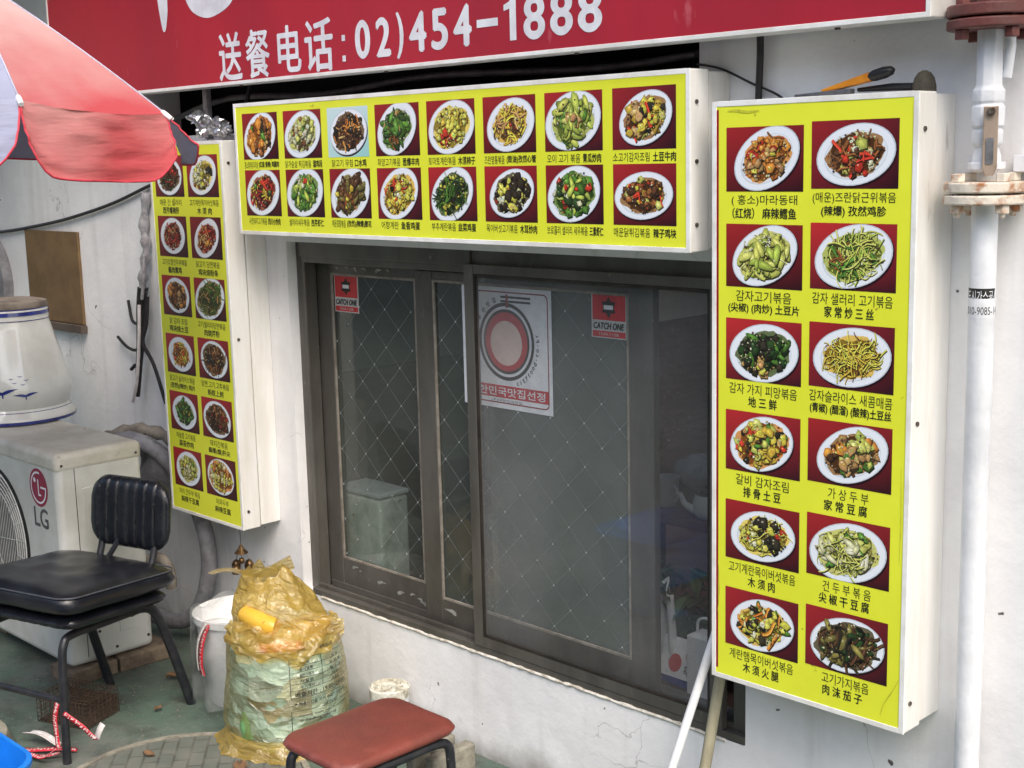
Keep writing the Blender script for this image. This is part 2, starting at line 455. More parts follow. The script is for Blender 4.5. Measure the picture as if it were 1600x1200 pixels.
M['brick'] = pm('old_brick', (132, 118, 100), 0.85, (98, 84, 72), 18, 1, bump=0.5, bscale=50)
M['hose'] = pm('grey_insulation_wrap', (140, 140, 144), 0.6, (112, 110, 114), 14, 1, bump=0.4, bscale=60)
M['hose_tan'] = pm('dirty_pipe_tape', (150, 142, 130), 0.7, (104, 96, 86), 16, 1, bump=0.4, bscale=70)
M['wire'] = pm('black_cable', (30, 28, 30), 0.5, (48, 44, 46), 20, 1)
M['wire_grey'] = pm('grey_cable', (96, 92, 94), 0.5, (74, 70, 72), 20, 1)
M['wrap'] = pm('white_wrapped_conduit', (176, 174, 178), 0.55, (134, 130, 134), 24, 1, bump=0.4, bscale=50)
M['rust'] = pm('rusty_mesh', (74, 58, 44), 0.8, (48, 38, 30), 40, 1)
M['pipe'] = pm('white_pipe_paint', (232, 234, 238), 0.35, (212, 214, 218), 5, 1, bump=0.25, bscale=26, spots=((176, 128, 84), 24, 0.74, 0.79))
M['flange'] = pm('rusting_white_flange', (220, 210, 194), 0.6, (164, 106, 60), 20, 1, lo=0.48, hi=0.62, bump=0.3, bscale=60, spots=((124, 76, 44), 30, 0.66, 0.74))
M['brownpipe'] = pm('red_brown_primer', (116, 66, 60), 0.5, (92, 50, 46), 10, 1, spots=((196, 176, 140), 9, 0.70, 0.76), bump=0.15)
M['lever'] = pm('worn_valve_lever', (168, 150, 134), 0.4, (132, 112, 96), 14, 1, metal=0.3)
M['foil'] = pm('aluminium_foil', (190, 190, 192), 0.28, (150, 150, 154), 30, 1, metal=0.85)
M['brass'] = pm('aged_brass', (120, 94, 60), 0.35, (70, 54, 38), 40, 1, metal=0.8)
M['white_plastic'] = pm('white_plastic', (226, 228, 230), 0.4, (208, 210, 212), 6, 1)
M['stool'] = pm('red_brown_vinyl', (126, 64, 54), 0.38, (108, 56, 48), 5, 1, bump=0.25, bscale=260, spots=((150, 88, 78), 11, 0.58, 0.78))
M['concrete'] = pm('concrete_block', (150, 146, 132), 0.9, (112, 108, 98), 14, 1, bump=0.5, bscale=50)
M['bluebin'] = pm('blue_plastic', (28, 128, 224), 0.38, (22, 116, 208), 5, 1)
M['tape'] = pm('red_printed_tape', (196, 34, 52), 0.4, (176, 28, 46), 30, 1)
M['tape_white'] = pm('white_tape_back', (228, 222, 220), 0.5, (206, 198, 196), 30, 1)
M['stick'] = pm('weathered_stick', (164, 158, 134), 0.7, (120, 114, 92), 10, 1, spots=((70, 66, 54), 26, 0.66, 0.72), stretch=(1, 1, 0.3))
M['stick_white'] = pm('white_handle', (226, 228, 230), 0.4, (204, 204, 204), 9, 1, spots=((120, 116, 110), 50, 0.72, 0.76))
M['leaf_dry'] = pm('dry_leaf', (116, 88, 62), 0.8, (92, 68, 46), 40, 1)
M['cavity'] = pm('near_black', (34, 32, 30), 0.8, (22, 20, 20), 10, 1)  # one near-black tone for the slot lining and the wall strip
M['room_wall'] = pm('room_wall', (176, 176, 170), 0.8, (158, 156, 150), 3, 1)
M['room_wood'] = pm('room_wood', (92, 70, 60), 0.6, (72, 54, 46), 6, 1, stretch=(1, 1, 8))
M['room_floor'] = pm('room_floor', (96, 80, 70), 0.6, (76, 62, 54), 8, 1)
M['table'] = pm('table_top', (120, 82, 70), 0.4, (98, 66, 56), 6, 1)
M['leafgreen'] = pm('plant_leaf', (64, 98, 52), 0.5, (44, 74, 38), 20, 1)
M['orange'] = pm('orange_knife_plastic', (214, 138, 30), 0.4, (196, 120, 24), 20, 1)
M['dark_stone'] = pm('dark_whetstone', (70, 66, 54), 0.8, (52, 48, 40), 40, 1, bump=0.3)
M['grey_metal'] = pm('grey_metal', (110, 110, 114), 0.4, (84, 84, 88), 20, 1, metal=0.5)

# ------------------------------------------------------------------ setting
g = MB()
g.add([(-90, -90, 0), (90, -90, 0), (90, 12, 0), (-90, 12, 0)], [(0, 1, 2, 3)])
struct(g.build('ground', M['ground']))

# the shop building: front wall with the window opening and the dark slot under the big sign
WX0, WX1, WZ0, WZ1 = -3.573, -1.795, 0.32, 1.47
bld = thing('shop_building', 'white plastered shop front with peeling paint, window and signs fixed to it', 'building')
SX0, SX1, SZ0, SZ1 = -4.42, -1.93, 1.815, 2.20     # slot
w = MB()
T = 0.16
xs = [-9, SX0, WX0, WX1, SX1, 4]
w.box(-9, SX0, 0, T, -0.1, 3.4)
w.box(SX0, WX0, 0, T, -0.1, SZ0)
w.box(WX0, WX1, 0, T, -0.1, WZ0)
w.box(WX0, WX1, 0, T, WZ1, SZ0)
w.box(WX1, 4, 0, T, -0.1, SZ0)
w.box(SX0, SX1, 0, T, SZ1, 3.4)
w.box(SX1, 4, 0, T, SZ0, 3.4)
w.build('wall', M['wall'], bld)
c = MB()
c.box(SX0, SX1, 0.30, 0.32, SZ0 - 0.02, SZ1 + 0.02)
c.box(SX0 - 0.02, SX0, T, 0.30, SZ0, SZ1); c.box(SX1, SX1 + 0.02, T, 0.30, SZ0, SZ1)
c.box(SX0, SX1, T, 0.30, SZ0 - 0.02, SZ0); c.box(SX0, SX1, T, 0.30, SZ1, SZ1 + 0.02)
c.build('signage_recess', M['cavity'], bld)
# room behind the window
rm = MB()
rm.box(-6.5, 1.0, 3.2, 3.3, -0.1, 2.6)
rm.box(-6.6, -6.5, T, 3.3, -0.1, 2.6)
rm.box(1.0, 1.1, T, 3.3, -0.1, 2.6)
rm.box(-6.5, 1.0, T + 0.17, 1.2, 2.5, 2.6); rm.box(-6.5, -2.6, 1.2, 3.2, 2.5, 2.6); rm.box(-1.5, 1.0, 1.2, 3.2, 2.5, 2.6); rm.box(-2.6, -1.5, 1.8, 3.2, 2.5, 2.6)   # gap left in the ceiling, added so daylight brightens the room
rm.build('room_wall', M['room_wall'], bld)
rf = MB(); rf.box(-6.5, 1.0, T, 3.2, -0.08, 0.03); rf.build('room_floor', M['room_floor'], bld)
wd = MB(); wd.box(-6.5, 1.0, 3.17, 3.199, 0.03, 1.02); wd.build('room_wainscot', M['room_wood'], bld)
rr = MB(); rr.box(-6.5, 1.0, 3.155, 3.169, 0.83, 0.86); rr.build('chair_rail', M['sign_white'], bld)

# roof edge above the picture and the house across the alley (they shade the lane)
ev = MB(); ev.box(-9, 4, -0.55, 0.16, 3.4, 3.52); ev.build('eaves_slab', M['concrete'], bld, bevel=0.01)
aw = thing('added_awning', 'unseen awning sheet added to shade the air conditioner corner', 'awning')  # out-of-view sheet and post, added to darken the left side
MB().box(-9, -4.55, -2.6, -0.02, 2.72, 2.76).build('shade_sheet', M['hose'], aw)
MB().box(-8.9, -8.84, -2.55, -2.49, 0, 2.719).build('post', M['black_paint'], aw)
opp = thing('house_opposite', 'grey rendered house facing the shop across the alley', 'building')
o_ = MB(); o_.box(-14, 12, -8.4, -8.2, 0, 4.4); o_.build('wall', pm('grey_render', (150, 146, 140), 0.9, (128, 124, 118), 1.5, 1), opp)
o_ = MB(); o_.box(-14.2, 12.2, -9.0, -7.9, 4.4, 4.55); o_.build('roof', M['concrete'], opp)
dm = pm('opposite_window_glass', (40, 46, 50), 0.1, (60, 66, 70), 3, 1)
for k, x in enumerate((-11, -7, -3, 1, 5, 9)):
    o_ = MB(); o_.box(x, x + 1.5, -8.2, -8.17, 1.0, 2.3); o_.build('window', dm, opp)

# manhole of pavers set in a ring
mh = thing('manhole_cover', 'round paver filled manhole cover set in the green floor', 'manhole cover')
MX, MY, MR = -3.19, -0.715, 0.36
p = MB().lathe([(0.0001, 0.006), (MR - 0.02, 0.006), (MR - 0.02, 0.0)], 0, 0, 64, close=False); o = p.build('paver_inlay', paver_mat(), mh); o.location = (MX, MY, 0)
p = MB().lathe([(MR - 0.018, 0.0), (MR - 0.018, 0.009), (MR, 0.009), (MR + 0.004, 0.0)], 0, 0, 64, close=False); o = p.build('ring', M['concrete'], mh); o.location = (MX, MY, 0)

# ------------------------------------------------------------------ window
win = thing('sliding_window', 'brown aluminium sliding window with etched diamond panes between the menu signs', 'window')
F = MB()
fy0, fy1 = 0.035, 0.150
F.box(WX0, WX0 + 0.05, fy0, 0.075, WZ0, WZ1)                 # left jamb face
F.box(WX0, WX0 + 0.012, 0.075, fy1, WZ0, WZ1)
F.box(WX0 + 0.046, WX0 + 0.056, 0.024, 0.034, WZ0 + 0.03, WZ1 - 0.05)  # raised lip
F.box(WX0 + 0.05, WX1, 0.02, fy1, 1.405, WZ1)                # head
F.box(WX0 + 0.05, -2.73, 0.012, 0.020, 1.425, WZ1)
F.box(WX0 + 0.05, WX1, 0.0, 0.04, WZ0 - 0.004, 0.338)           # sill front
F.box(WX0 + 0.05, WX1, 0.04, fy1, WZ0 - 0.004, 0.326)
F.box(WX0 + 0.05, WX1, 0.022, 0.030, 0.338, 0.352)
F.box(WX0 + 0.05, WX1, 0.078, 0.082, 0.326, 0.348)
F.box(WX1 - 0.05, WX1, 0.02, fy1, 0.338, 1.405)
F.build('outer_frame', M['frame'], win, bevel=0.002)
TR = MB()
TR.box(WX0 + 0.012, WX0 + 0.03, 0.076, fy1, 0.326, 1.405)
TR.box(WX0 + 0.05, -2.0, 0.152, 0.156, 0.326, 1.405) if False else None
TR.box(WX1 - 0.062, WX1 - 0.052, 0.05, 0.12, 0.34, 1.40)
TR.build('track', M['frame_dark'], win)
GP = MB(); GP.box(-3.50, -3.006, 0.0825, 0.10, 0.3262, 0.3335); GP.box(-3.0, -2.74, 0.0465, 0.06, 0.3262, 0.3268); GP.build('track_gap', M['black'], win)
ck = MB(); rk_ = random.Random(9)
ck.tube([(WX0 + 0.1 + k * 0.02, -0.001 + 0.0015 * mn.noise(Vector((k * 0.7, 0, 0))), 0.3155 + 0.004 * mn.noise(Vector((k * 0.4, 3, 0)))) for k in range(82)], [0.0045 + 0.003 * mn.noise(Vector((k * 0.9, 7, 0))) for k in range(82)], 7)
ck.build('sill_caulk', pm('cracked_white_caulk', (228, 224, 214), 0.7, (176, 168, 152), 40, 1), win, smooth=60)

gA = glass_mat('etched_pane_glass', (0.56, 0.62, 0.60), haze=0.34, hazecol=(150, 156, 148), hmin=0.16, hscale=1.6)
gB = glass_mat('etched_pane_glass_hazy', (0.56, 0.62, 0.60), haze=0.42, hazecol=(150, 158, 152), hmin=0.26, hscale=1.6)
gC = glass_mat('dusty_front_glass', (0.90, 0.92, 0.92), haze=0.30, hazecol=(188, 188, 190), speck=0.32, hmin=0.06, hscale=2.0, gloss=0.5, hlo=0.36, hhi=0.68)
M['etch'] = pm('etched_line', (158, 164, 162), 0.5, (120, 126, 124), 20, 1)
M['film'] = glass_mat('frosted_film', (0.55, 0.55, 0.55), haze=0.92, hazecol=(196, 192, 190), speck=0.12, hmin=0.6, hscale=1.8, rough=0.3)

def sash(x0, x1, z0, z1, y0, y1, lw, rw, bw, tw, gmat, bead=None):
    s = MB()
    s.box(x0, x0 + lw, y0, y1, z0, z1)
    s.box(x1 - rw, x1, y0, y1, z0, z1)
    s.box(x0 + lw, x1 - rw, y0 + 0.002, y1 - 0.002, z0, z0 + bw)
    s.box(x0 + lw, x1 - rw, y0 + 0.002, y1 - 0.002, z1 - tw, z1)
    so = s.build('sash', M['frame'], win, bevel=0.0015)
    gx0, gx1, gz0, gz1 = x0 + lw, x1 - rw, z0 + bw, z1 - tw
    b = MB(); by0 = y0 + 0.001
    t = 0.008
    b.box(gx0, gx0 + t, by0, by0 + 0.006, gz0, gz1); b.box(gx1 - t, gx1, by0, by0 + 0.006, gz0, gz1)
    b.box(gx0 + t, gx1 - t, by0, by0 + 0.006, gz0, gz0 + t); b.box(gx0 + t, gx1 - t, by0, by0 + 0.006, gz1 - t, gz1)
    b.build('glazing_bead', bead or M['bead'], so, bevel=0.001)
    gy = y0 + 0.010
    q = MB().add([(gx0, gy, gz0), (gx1, gy, gz0), (gx1, gy, gz1), (gx0, gy, gz1)], [(0, 1, 2, 3)])
    q.build('glass_pane', gmat, so)
    return so, gx0, gx1, gz0, gz1, gy

def diamonds(so, gx0, gx1, gz0, gz1, y, ox, oz, dx=0.0615, dz=0.0585):
    d = MB()
    import itertools
    hw = 0.00042
    def clipseg(a, b):
        (x0, z0), (x1, z1) = a, b
        t0, t1 = 0.0, 1.0
        for p, q in ((-(x1 - x0), x0 - gx0), (x1 - x0, gx1 - x0), (-(z1 - z0), z0 - gz0), (z1 - z0, gz1 - z0)):
            if abs(p) < 1e-12:
                if q < 0: return None
            else:
                r = q / p
                if p < 0: t0 = max(t0, r)
                else: t1 = min(t1, r)
        if t0 >= t1: return None
        return (x0 + (x1 - x0) * t0, z0 + (z1 - z0) * t0), (x0 + (x1 - x0) * t1, z0 + (z1 - z0) * t1)
    for sgn in (1, -1):
        for k in range(-60, 61):
            cx = ox + 2 * dx * k
            s = clipseg((cx - sgn * 40 * dx, oz - 40 * dz), (cx + sgn * 40 * dx, oz + 40 * dz))
            if not s: continue
            (a, b), (c_, e) = s
            L_ = math.hypot(c_ - a, e - b)
            nx, nz = -(e - b) / L_ * hw, (c_ - a) / L_ * hw
            yy = y - 0.0006 - (0.0001 if sgn > 0 else 0)
            d.add([(a + nx, yy, b + nz), (c_ + nx, yy, e + nz), (c_ - nx, yy, e - nz), (a - nx, yy, b - nz)], [(0, 1, 2, 3)])
    d.build('etched_lines', M['etch'], so)
    st = MB()
    for i in range(-60, 61):
        for j in range(-30, 31):
            if (i + j) % 2: continue
            x, z = ox + i * dx, oz + j * dz
            if gx0 + 0.004 < x < gx1 - 0.004 and gz0 + 0.004 < z < gz1 - 0.004:
                r = 0.0028
                n = 8
                st.add([(x + r * (1 if k % 2 else 0.55) * math.cos(k * math.pi / 4), y - 0.0012, z + r * (1 if k % 2 else 0.55) * math.sin(k * math.pi / 4)) for k in range(n)], [tuple(range(n))])
    st.build('etched_stars', M['ink_white'], so)

# rear left sash
so, a, b_, c_, e_, gy_ = sash(-3.530, -2.985, 0.334, 1.400, 0.080, 0.104, 0.072, 0.060, 0.098, 0.030, gA)
diamonds(so, a, b_, c_, e_, gy_, -3.201, 1.268)
# middle sash behind the fixed pane
so, a, b_, c_, e_, gy_ = sash(-3.005, -2.110, 0.327, 1.400, 0.048, 0.072, 0.072, 0.080, 0.090, 0.024, gB)
diamonds(so, a, b_, c_, e_, gy_, -2.353, 1.142)
q = MB().add([(-2.72, gy_ + 0.004, c_), (b_, gy_ + 0.004, c_), (b_, gy_ + 0.004, e_), (-2.72, gy_ + 0.004, e_)], [(0, 1, 2, 3)])
q.build('frosted_film', M['film'], so)
# torn film scraps left on the rails
sc_m = pm('torn_film_scrap', (168, 170, 166), 0.4, (120, 120, 114), 60, 1)
rnd2 = random.Random(3)
def scraps(y, spots):
    for i, (x, z, s) in enumerate(spots):
        tip = rnd2.choice((-1, 1)); ln = rnd2.uniform(1.2, 2.6)
        pts = [(x - tip * s * ln, z + s * 0.25), (x - tip * s * 0.4, z + s * 0.55), (x + tip * s * 0.3, z + s * rnd2.uniform(0.3, 0.8)), (x + tip * s * rnd2.uniform(0.6, 1.1), z + s * 0.05),
               (x + tip * s * 0.7, z - s * rnd2.uniform(0.5, 1.0)), (x, z - s * 0.45), (x - tip * s * 0.5, z - s * 0.15)]
        MB().prism(pts, y - 0.0012, y - 0.0004).build('torn_film_scrap', sc_m, win)
scraps(0.082, [(-3.40, 0.412, 0.010), (-3.37, 0.405, 0.004), (-3.27, 0.388, 0.012), (-3.17, 0.376, 0.013), (-3.115, 0.383, 0.008), (-3.07, 0.375, 0.008), (-3.055, 0.366, 0.010)])
scraps(0.050, [(-2.885, 0.385, 0.016)])
scraps(0.082, [(-3.42, 1.386, 0.008), (-3.37, 1.388, 0.007), (-3.33, 1.386, 0.010), (-3.28, 1.387, 0.008), (-3.22, 1.386, 0.011), (-3.17, 1.388, 0.008)])
scraps(0.0, [(-2.52, 0.352, 0.010), (-2.46, 0.348, 0.007)])
# fixed front pane
so, a, b_, c_, e_, gy_ = sash(-2.738, -1.862, 0.339, 1.432, -0.004, 0.018, 0.036, 0.036, 0.032, 0.026, gC, M['frame_dark'])

# ------------------------------------------------------------------ stickers and poster
def round_rect(x0, x1, z0, z1, r, n=5):
    out = []
    for (cx, cz, a0) in ((x1 - r, z1 - r, 0), (x0 + r, z1 - r, 90), (x0 + r, z0 + r, 180), (x1 - r, z0 + r, 270)):
        for k in range(n + 1):
            a = R(a0 + 90 * k / n)
            out.append((cx + r * math.cos(a), cz + r * math.sin(a)))
    return out
def flat(name, poly, y, mat, parent):
    return MB().add([(p[0], y, p[1]) for p in poly], [tuple(range(len(poly)))]).build(name, mat, parent)
def ringstrip(name, outer, inner, y, mat, parent):
    n = len(outer)
    return MB().add([(p[0], y, p[1]) for p in outer] + [(p[0], y, p[1]) for p in inner], [(i, (i + 1) % n, (i + 1) % n + n, i + n) for i in range(n)]).build(name, mat, parent)
def rect(x0, x1, z0, z1): return [(x0, z0), (x1, z0), (x1, z1), (x0, z1)]

M['stk_grey'] = pm('sticker_silver', (206, 206, 204), 0.4, (190, 190, 188), 20, 1)
M['stk_red'] = pm('sticker_red', (206, 44, 50), 0.4, (188, 38, 44), 20, 1)
def security_sticker(x0, x1, z0, z1, y, label):
    s = thing('security_sticker', label, 'sticker', group='red security stickers on the window')
    wd_, ht = x1 - x0, z1 - z0
    MB().prism(rect(x0, x1, z0, z1), y - 0.0008, y).build('backing', M['stk_grey'], s)
    y -= 0.0014
    flat('red_field', rect(x0 + 0.004, x1 - 0.004, z0 + ht * 0.40, z1 - 0.004), y, M['stk_red'], s)
    flat('red_band', rect(x0 + 0.004, x1 - 0.004, z0 + 0.003, z0 + ht * 0.16), y, M['stk_red'], s)
    cx, cz = (x0 + x1) / 2, z0 + ht * 0.69
    star = []
    for k in range(12):
        a_ = math.pi / 2 + k * math.pi / 6
        r_ = ht * (0.235 if k % 2 == 0 else 0.15)
        star.append((cx + r_ * math.cos(a_), cz + r_ * math.sin(a_)))
    flat('badge', star, y - 0.0006, M['ink'], s)
    flat('badge_bar', rect(cx - ht * 0.135, cx + ht * 0.135, cz - ht * 0.048, cz + ht * 0.048), y - 0.0012, M['ink_white'], s)
    letters('lettering', 'CATCH ONE', cx, y - 0.0006, z0 + ht * 0.275, wd_ * 0.86, ht * 0.14, M['ink'], s, bold=0.06, shear=0.2)
    letters('phone_number', '1544-1108', cx, y - 0.0006, z0 + ht * 0.092, wd_ * 0.55, ht * 0.07, M['stk_grey'], s)
    return s
security_sticker(-3.447, -3.326, 1.247, 1.365, 0.0885, 'red CATCH ONE sticker at the top left corner of the leftmost pane')
security_sticker(-2.320, -2.201, 1.257, 1.372, 0.0560, 'dim red CATCH ONE sticker behind the dusty front pane, right of the poster')

po = thing('restaurant_award_poster', 'white poster with red band and black ring seal behind the middle window post', 'poster')
PY = 0.0555
MB().prism(rect(-2.812, -2.463, 1.030, 1.368), PY - 0.0006, PY).build('paper', M['ink_white'], po)
o1 = round_rect(-2.800, -2.475, 1.044, 1.356, 0.016); i1 = round_rect(-2.7965, -2.4785, 1.0475, 1.3525, 0.0135)
ringstrip('red_outline', o1, i1, PY - 0.0012, M['ink_dkred'], po)
flat('red_band', rect(-2.7965, -2.4785, 1.060, 1.095), PY - 0.0012, M['ink_red'], po)
RX, RZ = -2.636, 1.218
def circ(r, n=48, cx=RX, cz=RZ): return [(cx + r * math.cos(2 * math.pi * k / n), cz + r * math.sin(2 * math.pi * k / n)) for k in range(n)]
ringstrip('seal_outer_ring', circ(0.108), circ(0.098), PY - 0.0012, M['ink'], po)
ringstrip('seal_inner_ring', circ(0.090), circ(0.082), PY - 0.0012, M['ink'], po)
flat('seal_field', circ(0.082), PY - 0.0012, M['ink_red'], po)
flat('seal_disc', circ(0.062, 40, RX, RZ - 0.004), PY - 0.0018, pm('pale_print', (232, 206, 196), 0.5, (222, 194, 184), 20, 1), po)
ch = MB()
for dz in (0.0, 0.012): ch.add([(p[0], PY - 0.0012, p[1]) for p in rect(-2.655, -2.54, 1.3385 - dz, 1.3445 - dz)], [(0, 1, 2, 3)])
ch.build('chopsticks_print', M['ink'], po)
flat('red_stem', rect(-2.634, -2.626, 1.312, 1.349), PY - 0.0018, M['ink_dkred'], po)
letters('band_lettering', '대한민국맛집선정', -2.638, PY - 0.0018, 1.0775, 0.295, 0.024, M['ink_white'], po, bold=0.02)
letters('small_lettering', '(주)대한민국맛집', -2.64, PY - 0.0012, 1.0515, 0.12, 0.009, M['ink'], po)
def arctext(name, chars, r, a0, a1, h, flip=False):
    mb = MB()
    n = len(chars)
    for i, ch_ in enumerate(chars):
        if ch_ == ' ': continue
        vs, fs = text2d(ch_, None, h * {'.': 0.2, 'c': 0.66, 'o': 0.66, 'r': 0.66}.get(ch_, 1.0), 0.0)
        vs, fs = bolder(vs, fs, h, 0.04)
        a_ = R(a0 + (a1 - a0) * i / (n - 1))
        rot = a_ - math.pi / 2 + (math.pi if flip else 0)
        ca, sa = math.cos(rot), math.sin(rot)
        mb.add([(RX + r * math.cos(a_) + x * ca - z * sa, PY - 0.0012 - l_, RZ + r * math.sin(a_) + x * sa + z * ca) for x, z, l_ in vs], fs)
    mb.build(name, M['ink'], po)
arctext('web_lettering', 'cityfood.co.kr', 0.121, 290, 372, 0.013, True)
arctext('arc_lettering', '전국우선맛집', 0.121, 175, 112, 0.014)

# ------------------------------------------------------------------ printed dishes
C_ = dict(br=(128, 78, 40), db=(74, 48, 30), dk=(40, 36, 26), or_=(208, 122, 48), rd=(188, 52, 34), dr=(120, 34, 28), gn=(74, 118, 42), dg=(38, 64, 30),
          lg=(158, 178, 72), yg=(192, 198, 92), ye=(232, 206, 76), cr=(232, 218, 158), wh=(240, 240, 226), go=(222, 176, 62), ol=(112, 104, 52), tn=(186, 142, 88))
def mixc(a, b, t): return tuple(a[i] * (1 - t) + b[i] * t for i in range(3))
class Photo:
    def __init__(s, w, h, rr):
        s.w, s.h, s.r = w, h, rr
        s.v = []; s.f = []; s.c = []; s.layer = 0.0; s.grain = 0.12
    def poly(s, pts, ce, cc, centre=None):
        """fan polygon, edge colour ce, centre colour cc, clipped to the print"""
        s.layer += 0.0000035
        n = len(pts)
        hw, hh = s.w / 2 - 0.0002, s.h / 2 - 0.0002
        pts = [(max(-hw, min(hw, p[0])), max(-hh, min(hh, p[1]))) for p in pts]
        if centre is None: centre = (sum(p[0] for p in pts) / n, sum(p[1] for p in pts) / n)
        o = len(s.v)
        s.v += [(p[0], s.layer, p[1]) for p in pts] + [(centre[0], s.layer, centre[1])]
        s.c += [lin(ce) + (s.grain,)] * n + [lin(cc) + (s.grain,)]
        s.f += [(o + i, o + (i + 1) % n, o + n) for i in range(n)]
    def quad(s, pts, cols):
        s.layer += 0.00002
        o = len(s.v)
        s.v += [(p[0], s.layer, p[1]) for p in pts]; s.c += [lin(c) + (0.25,) for c in cols]
        s.f.append((o, o + 1, o + 2, o + 3))
    def ell(s, cx, cz, rx, rz, rot, ce, cc, n=36, off=(0, 0), rough=0.0):
        ca, sa = math.cos(rot), math.sin(rot)
        pts = []
        ph = s.r.uniform(0, 9)
        for k in range(n):
            a = 2 * math.pi * k / n
            q = 1 + rough * (math.sin(3 * a + ph) * 0.5 + math.sin(7 * a + 2 * ph) * 0.35 + s.r.uniform(-0.5, 0.5))
            x, z = rx * q * math.cos(a), rz * q * math.sin(a)
            pts.append((cx + x * ca - z * sa, cz + x * sa + z * ca))
        s.poly(pts, ce, cc, (cx + off[0], cz + off[1]))
    def piece(s, kind, cx, cz, size, rot, col):
        r = s.r
        ca, sa = math.cos(rot), math.sin(rot)
        def T(x, z): return (cx + x * ca - z * sa, cz + x * sa + z * ca)
        v = r.uniform(0.80, 1.15)
        col = tuple(min(255, k * 1.16 + 6) for k in col)
        cc = tuple(min(255, k * v * 1.16 + 8) for k in col)
        ce = tuple(k * v * 0.70 for k in col)
        sh = tuple(10 + k * 0.22 for k in col)
        size *= 1.08 if kind == 'c' else (0.95 if kind == 'l' else 1.0)
        col = tuple(min(255, k * r.uniform(0.93, 1.07)) for k in col)
        if kind == 'c':
            n = r.choice((4, 5, 5, 6, 7))
            pts = [T(size * r.uniform(0.5, 1.15) * math.cos(2 * math.pi * k / n), size * r.uniform(0.45, 0.95) * math.sin(2 * math.pi * k / n)) for k in range(n)]
        elif kind == 'l':
            pts = [T(size * 1.5 * math.cos(a), size * 0.55 * math.sin(a) * (1 - 0.25 * math.cos(a))) for a in [2 * math.pi * k / 9 for k in range(9)]]
        else:
            Ls, wd = (1.7, 0.26) if kind == 's' else (2.5, 0.13)
            bend = r.uniform(-0.6, 0.6) * (1 if kind == 's' else 2.4); wob = r.uniform(-0.5, 0.5) * (0.3 if kind == 's' else 1.3)
            top = []; bot = []
            m = 5 if kind == 's' else 9
            for k in range(m + 1):
                t = -1 + 2 * k / m
                x = t * size * Ls; z = bend * size * (1 - t * t) + wob * size * math.sin(t * 3.1)
                top.append(T(x, z + size * wd)); bot.append(T(x, z - size * wd))
            d = size * 0.22
            dsh = [(p[0] + d * 0.6, p[1] - d) for p in top + bot[::-1]]
            s.strip(dsh[:m + 1], dsh[m + 1:][::-1], sh, sh)
            s.strip(top, bot, cc, ce)
            return
        d = size * 0.2
        s.poly([(p[0] + d * 0.6, p[1] - d) for p in pts], sh, sh)
        cen = (cx - size * 0.18, cz + size * 0.22)
        s.poly(pts, ce, cc, cen)
        n_ = len(pts)
        for i_ in range(n_):        # mottled, angular look: every corner gets its own tone
            w_ = r.uniform(0.5, 1.3)
            s.c[-(n_ + 1) + i_] = tuple(min(1.0, q_ * w_) for q_ in lin(ce)) + (1.0,)
        if kind == 'c' and r.random() < 0.5:
            a0_ = r.uniform(0, 6.28); m_ = size * 0.45
            s.poly([(cx + m_ * math.cos(a0_ + t_), cz + m_ * 0.7 * math.sin(a0_ + t_)) for t_ in (0, 1.9, 3.6, 4.7)], tuple(k * 0.62 for k in cc), tuple(k * r.uniform(0.7, 1.05) for k in cc))
        if r.random() < 0.3:
            hs = size * 0.18
            s.poly([(cen[0] + hs, cen[1]), (cen[0], cen[1] + hs * 0.6), (cen[0] - hs, cen[1]), (cen[0], cen[1] - hs * 0.6)], mixc(cc, (255, 252, 235), 0.6), mixc(cc, (255, 252, 235), 0.7))
    def strip(s, top, bot, ct, cb):
        s.layer += 0.0000035
        hw, hh = s.w / 2 - 0.0002, s.h / 2 - 0.0002
        cl = lambda p: (max(-hw, min(hw, p[0])), max(-hh, min(hh, p[1])))
        o = len(s.v); n = len(top)
        s.v += [(cl(p)[0], s.layer, cl(p)[1]) for p in top] + [(cl(p)[0], s.layer, cl(p)[1]) for p in bot]
        s.c += [lin(ct) + (s.grain,)] * n + [lin(cb) + (s.grain,)] * n
        s.f += [(o + i, o + i + 1, o + n + i + 1, o + n + i) for i in range(n - 1)]

